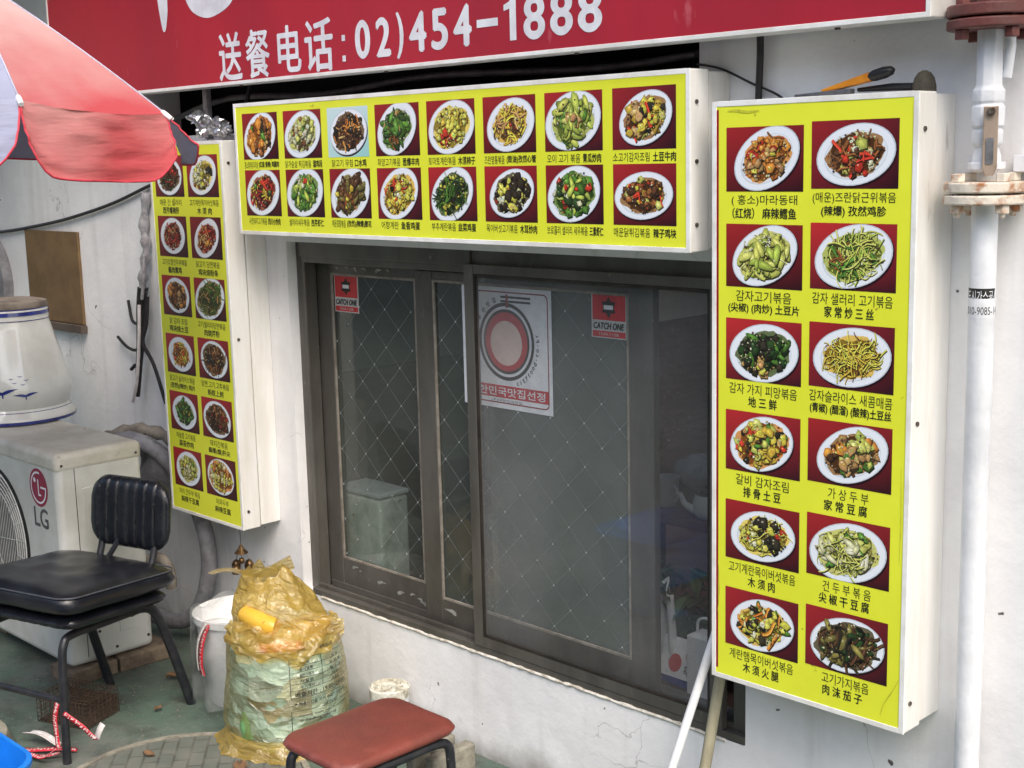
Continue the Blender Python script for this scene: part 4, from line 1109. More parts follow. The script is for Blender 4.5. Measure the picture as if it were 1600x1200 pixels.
lv = MB().prism([(lvx - 0.013, 1.79), (lvx + 0.013, 1.79), (lvx + 0.013, 1.765), (lvx + 0.0135, 1.68), (lvx + 0.008, 1.664), (lvx - 0.008, 1.664), (lvx - 0.0135, 1.68), (lvx - 0.013, 1.765)], lvy - 0.004, lvy)
turn(lv, 30).build('valve_lever', M['lever'], gp, bevel=0.0015)
turn(MB().prism(round_rect(lvx - 0.0075, lvx + 0.006, 1.685, 1.733, 0.004), lvy - 0.006, lvy - 0.0045), 30).build('lever_tag', M['foil'], gp)
n_ = MB(); n_.tube([(lvx, lvy - 0.014, 1.781), (lvx, GY, 1.781)], 0.008, 6); turn(n_, 30).build('lever_nut', M['screw'], gp, bevel=0.001)
# strap clamp and bracket to the wall
st = MB(); st.lathe([(0.034, 1.674), (0.034, 1.688)], GX, GY, 30); st.box(GX + 0.034, GX + 0.25, -0.026, -0.001, 1.668, 1.700); st.box(GX - 0.048, GX - 0.026, -0.05, -0.001, 1.668, 1.70)
st.build('pipe_clamp', M['pipe'], gp, bevel=0.002, smooth=40)
tb = MB().tube([(GX + 0.032, GY + 0.01, 1.935), (GX + 0.036, GY + 0.008, 1.90), (GX + 0.030, GY + 0.008, 1.842)], 0.009, 10); tb.build('side_tube', M['pipe'], gp, smooth=50)
# label wrapped round the pipe
def wrap_text(body, zc, width, h, mat, name, bold=0.0, r=0.0256, a0=-105):
    vs, fs = text2d(body, width, h, bold)
    mb = MB().add([(GX + r * math.cos(R(a0) + x / r), GY + r * math.sin(R(a0) + x / r), zc + z) for x, z in vs], fs)
    mb.build(name, mat, gp)
def band(z0, z1, r, mat, name, a0=-180, a1=0):
    MB().grid(lambda u, v: (GX + r * math.cos(R(a0 + (a1 - a0) * u)), GY + r * math.sin(R(a0 + (a1 - a0) * u)), z0 + (z1 - z0) * v), 18, 1).build(name, mat, gp, smooth=40)
band(1.424, 1.452, 0.0249, M['ink'], 'label_band')
band(1.396, 1.4235, 0.0250, M['ink_white'], 'label_paper')
wrap_text('도시가스공사', 1.438, 0.066, 0.020, M['ink_white'], 'lettering', 0.02, a0=-62)
wrap_text('010-9085-14', 1.4095, 0.068, 0.015, M['ink'], 'phone_number', 0.01, a0=-62)

bp_ = thing('brown_gas_pipe', 'red brown gas pipe with wide bolted flange above the white riser', 'pipe')
MB().lathe([(0.027, 1.965), (0.027, 2.6)], GX, GY, 28).build('pipe', M['brownpipe'], bp_, smooth=40)
fl = MB()
fl.lathe([(0.083, 1.930), (0.083, 1.948)], GX + 0.004, GY, 44); fl.lathe([(0.083, 1.952), (0.083, 1.974)], GX + 0.004, GY, 44); fl.lathe([(0.06, 1.947), (0.06, 1.953)], GX + 0.004, GY, 30)
fl.build('flange', M['brownpipe'], bp_, bevel=0.003, smooth=40)
for k in range(4):
    a_ = R(45 + 90 * k + 12); bx_, by_ = GX + 0.004 + 0.063 * math.cos(a_), GY + 0.063 * math.sin(a_)
    b_m = MB(); b_m.lathe([(0.014, 1.912), (0.014, 1.9295), (0.006, 1.9297), (0.006, 1.9743), (0.014, 1.9745), (0.014, 1.99)], bx_, by_, 6); b_m.build('flange_bolt', M['brownpipe'], bp_, bevel=0.0015)

# ------------------------------------------------------------------ poles leaning by the window
tag(MB().tube([(-1.894, -0.32, 0.0), (-1.857, -0.20, 0.313), (-1.826, -0.10, 0.573), (-1.820, -0.082, 0.62)], 0.0105, 14).build('white_pole', M['stick_white'], smooth=50), 'thin white pole leaning on the window frame beside the tall menu sign', 'pole')
tag(MB().tube([(-1.855, -0.17, 0.0), (-1.835, -0.10, 0.30), (-1.815, -0.03, 0.66)], [0.0125, 0.0135, 0.0125], 14).build('wooden_stick', M['stick'], smooth=50), 'weathered grey wooden stick leaning beside the white pole', 'stick')

# ------------------------------------------------------------------ air conditioner
ac = thing('outdoor_air_conditioner', 'aged white outdoor air conditioner unit standing on bricks behind black chair', 'air conditioner')
AX0, AX1, AY0, AY1, AZ0, AZ1 = -5.0, -4.138, -0.560, -0.248, 0.056, 0.760
MB().box(AX0, AX1, AY0, AY1, AZ0, AZ1).build('body', M['ac'], ac, bevel=0.022, seg=4, smooth=40)
MB().box(AX0 - 0.003, AX1 + 0.003, AY0 - 0.003, AY1 + 0.003, AZ1 - 0.035, 0.792).build('top_cover', [M['ac_top']], ac, bevel=0.02, seg=4, smooth=40)
FX, FZ = -4.64, 0.43
yA = AY0
MB().add([(FX + 0.262 * math.cos(2 * math.pi * k / 64), yA - 0.001, FZ + 0.262 * math.sin(2 * math.pi * k / 64)) for k in range(64)], [tuple(range(64))]).build('fan_opening', M['black'], ac)
gr = MB()
for k in range(5):
    r_ = 0.256 - k * 0.0165
    gr.tube([(FX + r_ * math.cos(2 * math.pi * j / 60), yA - 0.012, FZ + r_ * math.sin(2 * math.pi * j / 60)) for j in range(61)], 0.0027, 6, cap=False)
for j in range(-13, 14):
    xx = j * 0.0138; hz = math.sqrt(0.190 ** 2 - xx * xx)
    gr.tube([(FX + xx, yA - 0.011, FZ - hz), (FX + xx, yA - 0.011, FZ + hz)], 0.0012, 5)
for j in range(24):
    a_ = 2 * math.pi * j / 24 + 0.1
    gr.tube([(FX + (0.19 if j % 4 else 0.03) * math.cos(a_), yA - 0.0155, FZ + (0.19 if j % 4 else 0.03) * math.sin(a_)), (FX + 0.258 * math.cos(a_), yA - 0.0155, FZ + 0.258 * math.sin(a_))], 0.0013, 5)
gr.build('fan_grille', M['grille'], ac, smooth=50)
# emblem and letters
M['lg_red'] = pm('emblem_red', (150, 28, 66), 0.4, (138, 26, 60), 20, 1)
M['lg_grey'] = pm('emblem_grey', (84, 84, 86), 0.45, (72, 72, 74), 20, 1)
EX, EZ, ER = -4.272, 0.662, 0.066
em = MB().add([(EX + ER * math.cos(2 * math.pi * k / 48), yA - 0.0009, EZ + ER * math.sin(2 * math.pi * k / 48)) for k in range(48)], [tuple(range(48))]).build('emblem', M['lg_red'], ac)
wl = MB()
def arcstrip(r0, r1, a0, a1, n=40):
    wl.add([(EX + r0 * math.cos(R(a0 + (a1 - a0) * k / n)), yA - 0.0016, EZ + r0 * math.sin(R(a0 + (a1 - a0) * k / n))) for k in range(n + 1)] + [(EX + r1 * math.cos(R(a0 + (a1 - a0) * k / n)), yA - 0.0016, EZ + r1 * math.sin(R(a0 + (a1 - a0) * k / n))) for k in range(n + 1)], [(k, k + 1, n + 2 + k, n + 1 + k) for k in range(n)])
def bar(x0, x1, z0, z1): wl.add([(EX + ER * a, yA - 0.0016, EZ + ER * b) for a, b in rect(x0, x1, z0, z1)], [(0, 1, 2, 3)])
arcstrip(ER * 0.74, ER * 0.84, 75, 360)
bar(0.24, 0.838, 0.0, 0.10); bar(-0.06, 0.04, -0.42, 0.44); bar(0.04, 0.24, -0.42, -0.33)
wl.add([(EX - ER * 0.38 + ER * 0.13 * math.cos(2 * math.pi * k / 14), yA - 0.0016, EZ + ER * 0.36 + ER * 0.13 * math.sin(2 * math.pi * k / 14)) for k in range(14)], [tuple(range(14))])
wl.build('emblem_lines', M['ink_white'], em)
letters('lettering', 'LG', -4.270, yA - 0.0009, 0.558, 0.100, 0.066, M['lg_grey'], ac, 0.03)
# side panel seam, handle recess, valve cover
sd_ = MB(); xS = AX1
sd_.box(xS - 0.001, xS + 0.001, -0.497, -0.495, 0.08, 0.755); sd_.build('panel_seam', M['frame_dark'], ac)
MB().box(xS - 0.002, xS + 0.003, -0.475, -0.33, 0.44, 0.665).build('handle_panel', M['ac'], ac, bevel=0.012, smooth=40)
MB().box(xS - 0.002, xS + 0.003, -0.375, -0.312, 0.14, 0.27).build('valve_cover', M['ac'], ac, bevel=0.002)
vv = MB(); vv.tube([(xS, -0.335, 0.245), (xS + 0.02, -0.335, 0.23), (xS + 0.026, -0.335, 0.215)], 0.009, 8); vv.tube([(xS + 0.005, -0.318, 0.25), (xS + 0.026, -0.322, 0.226)], 0.008, 8); vv.build('service_valve', M['black'], ac, smooth=40)
sw = MB()
for (yy, zz) in ((-0.54, 0.752), (-0.27, 0.752), (-0.39, 0.09), (-0.27, 0.10), (-0.45, 0.16)): sw.cyl((xS, yy, zz), (xS + 0.003, yy, zz), 0.005, 8)
sw.build('screws', M['screw'], ac)

def brick(x, y, z, lx, ly, lz, rz, label):
    o = MB().box(-lx / 2, lx / 2, -ly / 2, ly / 2, 0, lz).build('brick', M['brick'], bevel=0.006)
    o.location = (x, y, z); o.rotation_euler = (0, 0, R(rz))
    return tag(o, label, 'brick', 'bricks under the air conditioner')
brick(-4.19, -0.49, 0.0, 0.15, 0.17, 0.052, 3, 'brick under the front corner of the air conditioner')
brick(-4.20, -0.29, 0.0, 0.17, 0.20, 0.052, -2, 'brick under the rear corner of the air conditioner')
brick(-4.88, -0.40, 0.0, 0.17, 0.20, 0.052, 1, 'brick under the far left end of the air conditioner')

# ------------------------------------------------------------------ ceramic pot on the unit
pt = thing('ceramic_jar', 'big white glazed ceramic jar with blue bands and painted gulls on the air conditioner', 'jar')
PX, PYc = -4.90, -0.335
prof = [(0.10, 0.793), (0.20, 0.793), (0.214, 0.797), (0.216, 0.806), (0.212, 0.818), (0.198, 0.838), (0.192, 0.848), (0.199, 0.865), (0.208, 0.895), (0.206, 0.925), (0.196, 0.965), (0.178, 1.03), (0.162, 1.09), (0.150, 1.135), (0.143, 1.165), (0.145, 1.185), (0.143, 1.20), (0.140, 1.21)]
MB().lathe(prof, PX, PYc, 64, close=True).build('body', M['ceramic'], pt, smooth=50)
MB().lathe([(0.140, 1.211), (0.142, 1.218), (0.139, 1.232), (0.10, 1.240), (0.0001, 1.242)], PX, PYc, 48, close=False).build('lid', M['clay_lid'], pt, smooth=50)
def pband(z0, z1, r0, r1, nm='blue_band'):
    MB().lathe([(r0 + 0.0008, z0), (r1 + 0.0008, z1)], PX, PYc, 64, close=False).build(nm, M['blue_glaze'], pt, smooth=50)
pband(0.797, 0.808, 0.2145, 0.2155); pband(1.186, 1.200, 0.1455, 0.1435); pband(1.166, 1.169, 0.1435, 0.1437); pband(0.8375, 0.8395, 0.1985, 0.1975); pband(1.207, 1.210, 0.1415, 0.1405)
def prad(z):
    for (r0, z0), (r1, z1) in zip(prof[2:], prof[3:]):
        if z0 <= z <= z1: return r0 + (r1 - r0) * (z - z0) / (z1 - z0)
    return 0.2
def decal(poly, a0, z0, name):
    mb = MB(); vs = []
    for (u, v) in poly:
        z = z0 + v; r_ = prad(z) + 0.0012; a_ = R(a0) + u / r_
        vs.append((PX + r_ * math.cos(a_), PYc + r_ * math.sin(a_), z))
    mb.add(vs, [tuple(range(len(vs)))]); return mb
def gull(a0, z0, s, tilt):
    """a gull of two tapering wings and a small body"""
    mb = MB()
    for sg in (-1, 1):
        pts = [(sg * t, 0.32 * t - 0.18 * t * t + tilt * sg * t) for t in (0, 0.25, 0.5, 0.75, 1.0)]
        wdt = [0.10, 0.12, 0.09, 0.05, 0.005]
        top = [(p[0] * s, (p[1] + w_) * s) for p, w_ in zip(pts, wdt)]; bot = [(p[0] * s, (p[1] - w_) * s) for p, w_ in zip(pts, wdt)]
        for k in range(4):
            d_ = decal([top[k], top[k + 1], bot[k + 1], bot[k]], a0, z0, '')
            mb.add(d_.v, d_.f)
    d_ = decal([(-0.07 * s, 0.05 * s), (0.07 * s, 0.05 * s), (0.05 * s, -0.3 * s), (-0.03 * s, -0.28 * s)], a0, z0 - 0.001, ''); mb.add(d_.v, d_.f)
    mb.build('painted_gull', M['blue_glaze'], pt)
gull(-36, 0.915, 0.055, 0.12); gull(-14, 0.902, 0.045, 0.05)
for (aa, zz) in ((-18, 0.972), (-27, 0.965), (-12, 0.958), (-24, 0.95), (-16, 0.943)): gull(aa, zz, 0.010, rnd.uniform(-.1, .2))

# ------------------------------------------------------------------ wall fittings on the left
cd = MB().box(-5.41, -4.955, -0.012, -0.001, 1.105, 1.468).build('cardboard_sheet', M['card'], bevel=0.001)
tag(cd, 'brown cardboard sheet fixed to the wall behind the ceramic jar', 'cardboard')
cd = MB().box(-5.415, -4.945, -0.03, -0.001, 1.072, 1.102).build('cardboard_ledge', pm('brown_ledge', (96, 84, 76), 0.8, (80, 70, 62), 10, 1), bevel=0.002)  # plain brown ledge colour with a slight mottle
tag(cd, 'narrow brown ledge along the bottom edge of the cardboard sheet', 'ledge')
rmr = thing('round_wall_fitting', 'round grey wall fitting with dark rim cut off by the left photo edge', 'wall fitting')
def ydisc(mb, cx, cz, r, y0, y1, n=48): mb.tube([(cx, y0, cz), (cx, y1, cz)], r, n)
q = MB(); ydisc(q, -5.80, 1.235, 0.22, -0.045, -0.001); q.build('rim', M['hose'], rmr, smooth=40)
q = MB(); ydisc(q, -5.80, 1.235, 0.185, -0.050, -0.046); q.build('groove', M['black'], rmr, smooth=40)
q = MB(); ydisc(q, -5.80, 1.235, 0.165, -0.056, -0.051); q.build('plate', M['hose_tan'], rmr, smooth=40)
cable('cable', 'double black cable sagging across the left wall above the cardboard', [(-5.9, -0.01, 1.44), (-5.6, -0.012, 1.456), (-5.3, -0.012, 1.485), (-5.0, -0.012, 1.522), (-4.65, -0.012, 1.582), (-4.35, -0.012, 1.652), (-4.1, -0.01, 1.70)], 0.0065, n=8)
# bundle of wires beside the narrow sign
wb = thing('wire_bundle', 'taped bundle of dangling black and white wires left of the narrow menu sign', 'wires')
MB().tube(catmull([(-4.385, -0.02, 1.62), (-4.42, -0.02, 1.50), (-4.405, -0.025, 1.42), (-4.43, -0.03, 1.33), (-4.445, -0.03, 1.26)], 5), [0.016 + 0.005 * math.sin(k * 1.7) for k in range(21)], 10).build('taped_sleeve', M['wrap'], wb, smooth=60)
b_m = MB()
b_m.tube(catmull([(-4.44, -0.03, 1.28), (-4.455, -0.035, 1.2), (-4.475, -0.035, 1.08), (-4.50, -0.035, 0.98), (-4.535, -0.03, 0.87)], 5), [0.020 - 0.0005 * k for k in range(21)], 9)
b_m.tube(catmull([(-4.47, -0.02, 1.19), (-4.51, -0.02, 1.145), (-4.56, -0.015, 1.15), (-4.575, -0.015, 1.20), (-4.58, -0.015, 1.225)], 5), 0.006, 7)
b_m.tube(catmull([(-4.48, -0.02, 1.10), (-4.53, -0.02, 1.045), (-4.61, -0.015, 1.045), (-4.68, -0.015, 1.08)], 5), 0.006, 7)
b_m.tube(catmull([(-4.41, -0.03, 1.25), (-4.415, -0.04, 1.15), (-4.43, -0.05, 1.08), (-4.40, -0.03, 1.0), (-4.35, -0.02, 0.86)], 5), 0.007, 7)
b_m.tube([(-4.51, -0.045, 0.99), (-4.54, -0.045, 0.972)], 0.007, 6)
b_m.build('black_wires', M['wire'], wb, smooth=60)
MB().tube(catmull([(-4.43, -0.055, 1.22), (-4.435, -0.06, 1.12), (-4.455, -0.06, 1.02), (-4.48, -0.06, 0.93), (-4.545, -0.045, 0.85)], 5), 0.0065, 8).build('white_wire', M['tape_white'], wb, smooth=60)
MB().tube(catmull([(-4.395, -0.04, 1.40), (-4.40, -0.045, 1.33), (-4.425, -0.045, 1.24)], 5), 0.006, 7).build('white_wire', M['wrap'], wb, smooth=60)

# insulated refrigerant hose looping from the unit
hs = thing('insulated_hose', 'thick grey insulated hose looping down the wall behind the air conditioner', 'hose')
MB().tube(catmull([(-4.50, -0.20, 0.70), (-4.40, -0.15, 0.745), (-4.28, -0.10, 0.70), (-4.15, -0.075, 0.60), (-4.06, -0.07, 0.46), (-4.04, -0.07, 0.32), (-4.10, -0.075, 0.17), (-4.2, -0.09, 0.09), (-4.32, -0.12, 0.08), (-4.5, -0.16, 0.13)], 8), 0.029, 14).build('outer_hose', M['hose'], hs, smooth=60)
MB().tube(catmull([(-4.50, -0.19, 0.74), (-4.40, -0.12, 0.775), (-4.28, -0.06, 0.75), (-4.2, -0.05, 0.68), (-4.16, -0.05, 0.60)], 6), [0.022 + 0.005 * math.sin(k * 2.1) for k in range(25)], 10).build('torn_wrap', M['hose_tan'], hs, smooth=60)
MB().grid(lambda u, v: (-4.44 + 0.17 * u + 0.02 * math.sin(v * 5), -0.11 + 0.02 * math.sin(u * 6 + v * 3) + 0.03 * u, 0.72 - 0.17 * v - 0.05 * u * u), 16, 20).build('hose_jacket', M['hose'], hs, smooth=60, thick=0.012)
MB().tube(catmull([(-4.15, -0.24, 0.36), (-4.11, -0.22, 0.37), (-4.09, -0.2, 0.33), (-4.10, -0.19, 0.26)], 6), 0.020, 10).build('short_elbow', M['hose_tan'], hs, smooth=60)

# ------------------------------------------------------------------ chair (local frame: a along width, b to the front)
CO = Vector((-3.705, -0.381, 0)); CW = Vector((-0.96, -0.28, 0)).normalized(); CF = Vector((0.28, -0.96, 0)).normalized()
def cp(a, b, z): return CO + CW * a + CF * b + Vector((0, 0, z))
chr_ = thing('chair', 'black vinyl chair with tubular legs standing before the air conditioner', 'chair')
def pillow(frame, w, h, t, nu=30, nv=24, groove=None, cr=0.05, p=6, dome=0.0, seed=0, wrinkle=0.0):
    """rounded pad; frame(x, y, n) gives the world point"""
    mb = MB()
    for side in (1, -1):
        def fn(u, v):
            U, V = 2 * u - 1, 2 * v - 1
            U = math.copysign(abs(U) ** 0.8, U); V = math.copysign(abs(V) ** 0.8, V)
            m_ = max(abs(U), abs(V), 1e-6)
            X, Y = U / m_ * w / 2, V / m_ * h / 2
            ex, ey = abs(X) - (w / 2 - cr), abs(Y) - (h / 2 - cr)
            if ex > 0 and ey > 0:
                l_ = math.hypot(ex, ey)
                X = math.copysign(w / 2 - cr + ex / l_ * cr, X); Y = math.copysign(h / 2 - cr + ey / l_ * cr, Y)
            X *= m_; Y *= m_
            q = max(0.0, 1 - m_ ** p) ** 0.5
            z = t / 2 * q + dome * (1 - U * U) * (1 - V * V)
            if groove: z -= groove(X, Y) * q
            if wrinkle: z += wrinkle * q * (mn.noise(Vector((X * 6 + seed, Y * 14, 0.3))) + 0.6 * mn.noise(Vector((X * 17, Y * 9 + seed, 1.3))))
            return frame(X, Y, side * z)
        mb.grid(fn, nu, nv)
    return mb
SA = 0.165; SB = 0.29
def seatframe(zc, tilt, bc=SB):
    return lambda x, y, n: cp(SA + x, bc + y, zc + tilt * y + n)
ribs = lambda X, Y: 0.006 * math.exp(-(((X + 0.9) % 0.045 - 0.0225) / 0.0045) ** 2)
pillow(seatframe(0.413, 0.07), 0.42, 0.42, 0.055, groove=ribs, nu=70).build('seat', M['vinyl'], chr_, smooth=70, weld=True)
def backframe(x, y, n):
    return cp(0.155 + x, 0.045 - 0.12 * (y + 0.11) - n + 0.25 * x * x, 0.63 + y)
ribs2 = lambda X, Y: 0.010 * math.exp(-(((X + 0.9) % 0.040 - 0.02) / 0.004) ** 2)
pillow(backframe, 0.335, 0.225, 0.06, groove=ribs2, nu=80, nv=40, cr=0.075, p=5).build('backrest', M['vinyl'], chr_, smooth=70, weld=True)
def leg(pts, r=0.0125): MB().tube(catmull(pts, 8), r, 12).build('leg', M['black_paint'], chr_, smooth=60)
leg([cp(0.018, 0.49, 0.0), cp(0.018, 0.485, 0.15), cp(0.018, 0.478, 0.30), cp(0.018, 0.468, 0.355), cp(0.02, 0.435, 0.375), cp(0.02, 0.3, 0.372), cp(0.02, 0.15, 0.368)])
leg([cp(0.335, 0.49, 0.0), cp(0.335, 0.485, 0.15), cp(0.335, 0.478, 0.30), cp(0.335, 0.468, 0.355), cp(0.333, 0.435, 0.375), cp(0.333, 0.3, 0.372), cp(0.333, 0.15, 0.368)])
leg([cp(-0.005, -0.01, 0.0), cp(0.0, 0.03, 0.13), cp(0.005, 0.08, 0.28), cp(0.01, 0.115, 0.35), cp(0.014, 0.16, 0.372), cp(0.02, 0.2, 0.37)], 0.0155)
leg([cp(0.355, -0.01, 0.0), cp(0.352, 0.03, 0.13), cp(0.346, 0.08, 0.28), cp(0.34, 0.115, 0.35), cp(0.336, 0.16, 0.372), cp(0.333, 0.2, 0.37)], 0.0155)
for a_ in (0.045, 0.27):
    MB().tube(catmull([cp(a_, 0.12, 0.37), cp(a_, 0.095, 0.43), cp(a_, 0.055, 0.53), cp(a_, 0.04, 0.62)], 5), 0.0115, 10).build('back_post', M['black_paint'], chr_, smooth=60)
MB().tube([cp(0.255, 0.10, 0.43), cp(0.19, 0.06, 0.545)], 0.009, 10).build('back_brace', M['black_paint'], chr_, smooth=60)
MB().tube([cp(0.018, 0.483, 0.19), cp(0.335, 0.483, 0.19)], 0.0105, 10).build('stretcher', M['black_paint'], chr_, smooth=60)
cu = thing('seat_cushion', 'thick black vinyl cushion with grey piping lying on the chair seat', 'cushion')
def cuframe(x, y, n): return cp(SA + 0.0 + x * 1.0 + 0.02, SB + y, 0.470 + 0.075 * y + (n if n > 0 else n * 0.75))
pillow(cuframe, 0.51, 0.47, 0.084, nu=50, nv=46, cr=0.06, p=9, dome=0.012, wrinkle=0.006).build('pad', M['vinyl'], cu, smooth=70, weld=True)
for zo in (0.028,):
    MB().tube([cuframe(p_[0], p_[1], zo) for p_ in (lambda q: q + q[:1])(round_rect(-0.248, 0.248, -0.228, 0.228, 0.055, 10))], 0.0024, 6, cap=False).build('piping', M['piping'], cu, smooth=60)

# ------------------------------------------------------------------ stool and block
sl = thing('stool', 'low stool with worn red brown vinyl seat and black tube legs in front', 'stool')
SXc, SYc, SZc = -2.378, -0.672, 0.395
pillow(lambda x, y, n: Vector((SXc + x, SYc + y, SZc + n)), 0.262, 0.350, 0.034, nu=40, nv=40, cr=0.045, p=10, dome=0.006, wrinkle=0.0015).build('seat', M['stool'], sl, smooth=70, weld=True)
zt_ = SZc - 0.027
for sx in (-1, 1):
    x_ = SXc + sx * 0.112
    MB().tube(catmull([(x_, SYc - 0.155, 0.0), (x_, SYc - 0.152, 0.2), (x_, SYc - 0.15, zt_ - 0.05), (x_, SYc - 0.14, zt_ - 0.012), (x_, SYc - 0.10, zt_), (x_, SYc, zt_), (x_, SYc + 0.10, zt_), (x_, SYc + 0.14, zt_ - 0.012), (x_, SYc + 0.15, zt_ - 0.05), (x_, SYc + 0.152, 0.2), (x_, SYc + 0.155, 0.0)], 6), 0.0115, 12).build('leg_loop', M['black_paint'], sl, smooth=60)
MB().tube([(SXc - 0.112, SYc + 0.165, zt_), (SXc + 0.118, SYc + 0.165, zt_)], 0.012, 10).build('cross_bar', M['black_paint'], sl, smooth=60) if False else None
cb = MB()
bx_, by_ = -2.425, -0.42
cb.box(bx_ - 0.05, bx_ - 0.015, by_ - 0.07, by_ + 0.07, 0, 0.27); cb.box(bx_ - 0.015, bx_ + 0.025, by_ - 0.02, by_ + 0.02, 0, 0.265); cb.box(bx_ + 0.025, bx_ + 0.06, by_ - 0.07, by_ + 0.07, 0, 0.27)
tag(cb.build('concrete_block', M['concrete'], bevel=0.006), 'grey concrete block standing behind the red brown stool', 'concrete block')

# ------------------------------------------------------------------ small paint tub at the wall
tu = thing('paint_tub', 'small white plastic tub with dirty dented top beside the wall', 'tub')
tx, ty = -3.035, -0.085
MB().lathe([(0.052, 0.0), (0.058, 0.125), (0.058, 0.128)], tx, ty, 30).build('body', M['white_plastic'], tu, smooth=40)
MB().lathe([(0.061, 0.1285), (0.062, 0.155), (0.058, 0.158), (0.056, 0.150), (0.0001, 0.149)], tx, ty, 30, close=False).build('lid', pm('dirty_white_lid', (222, 220, 208), 0.7, (156, 150, 130), 30, 1, bump=0.4, bscale=70), tu, smooth=40)
q = MB(); rq = random.Random(5)
for k in range(9):
    a_ = rq.uniform(0, 6.28); r_ = rq.uniform(0, 0.045); s_ = rq.uniform(0.006, 0.013)
    q.lathe([(s_, 0.148), (s_ * 0.8, 0.148 + s_ * 0.7), (0.0001, 0.148 + s_)], tx + r_ * math.cos(a_), ty + r_ * math.sin(a_), 7, close=False)
q.build('dried_mortar', pm('dried_mortar', (206, 204, 190), 0.9, (150, 146, 130), 60, 1), tu)

# ------------------------------------------------------------------ wind chime
wc = thing('wind_chime', 'small brass wind chime with bells hanging under the narrow menu sign', 'wind chime')
hx, hy = -3.735, -0.13
q = MB(); q.tube([(hx, hy, 0.533), (hx, hy, 0.470)], 0.0012, 5); q.tube([(hx, hy, 0.452), (hx, hy, 0.36)], 0.001, 5)
bells = [(-0.034, 0.0, 0.40), (0.030, 0.01, 0.41), (0.006, -0.026, 0.395), (-0.004, 0.03, 0.40)]
for dx, dy, bz in bells: q.tube([(hx + dx * 0.6, hy + dy * 0.6, 0.447), (hx + dx, hy + dy, bz + 0.012)], 0.0008, 4)
q.build('string', M['wire'], wc)
MB().lathe([(0.0015, 0.474), (0.004, 0.470), (0.010, 0.458), (0.024, 0.443), (0.022, 0.442), (0.0015, 0.455)], hx, hy, 10, close=False).build('canopy', M['brass'], wc)
for dx, dy, bz in bells:
    MB().lathe([(0.0015, bz + 0.014), (0.008, bz + 0.011), (0.0145, bz + 0.002), (0.0155, bz - 0.008), (0.0145, bz - 0.016), (0.010, bz - 0.018)], hx + dx, hy + dy, 18).build('bell', M['brass'], wc, smooth=60)
MB().lathe([(0.0002, 0.428), (0.008, 0.424), (0.0105, 0.416), (0.008, 0.408), (0.0002, 0.404)], hx, hy, 14, close=False).build('bead', M['brass'], wc, smooth=60)

# ------------------------------------------------------------------ bucket with a bag liner
bk = thing('bucket', 'white plastic bucket lined with a clear bag behind the yellow rubbish bag', 'bucket')
BX, BY = -3.62, -0.225
MB().lathe([(0.10, 0.0), (0.105, 0.005), (0.137, 0.275), (0.146, 0.278), (0.147, 0.30), (0.141, 0.303), (0.134, 0.298), (0.102, 0.012), (0.0001, 0.01)], BX, BY, 48, close=False).build('body', M['white_plastic'], bk, smooth=50)
clear = glass_mat('clear_bag_film', (0.97, 0.975, 0.975), haze=0.22, hazecol=(232, 234, 236), hmin=0.02, hscale=11, rough=0.12, gloss=0.8, hlo=0.42, hhi=0.62)
def bagfilm(u, v):
    a_ = 2 * math.pi * u
    top = v < 0.12
    z = 0.312 - 0.30 * max(0, (v - 0.10)) / 0.9 if v > 0.1 else 0.30 + 0.012 * math.sin(v / 0.1 * math.pi / 2)
    r_ = 0.145 + (0.012 if v > 0.1 else 0.006 - 0.03 * (0.1 - v) / 0.1) + 0.012 * mn.noise(Vector((math.cos(a_) * 3, math.sin(a_) * 3, z * 5))) + 0.010 * math.sin(a_ * 9 + 2 * z) * min(1, max(0, v - 0.1) * 2)
    return (BX + r_ * math.cos(a_), BY + r_ * math.sin(a_), max(0.004, z + 0.01 * math.sin(a_ * 5)))
MB().grid(bagfilm, 90, 24, wrap=True).build('bag_liner', clear, bk, smooth=70)
MB().grid(lambda u, v: (BX + 0.06 + 0.10 * u, BY + 0.10 - 0.06 * u + 0.05 * v, 0.315 + 0.05 * math.sin(u * 3) * v + 0.012 * math.sin(u * 14)), 14, 8).build('green_wrapper', pm('green_wrapper', (96, 116, 104), 0.35, (150, 160, 152), 40, 1), bk, smooth=60)
def ribbon(name, label, pts, w, normal, mat, text=None, cat='tape', group=None):
    P_ = catmull(pts, 6)
    n_ = Vector(normal).normalized()
    vs = []
    for i, p_ in enumerate(P_):
        t_ = (P_[min(i + 1, len(P_) - 1)] - P_[max(0, i - 1)]).normalized()
        s_ = t_.cross(n_).normalized()
        vs += [p_ + s_ * w / 2, p_ - s_ * w / 2]
    fs = [(2 * i, 2 * i + 1, 2 * i + 3, 2 * i + 2) for i in range(len(P_) - 1)]
    return MB().add(vs, fs), P_
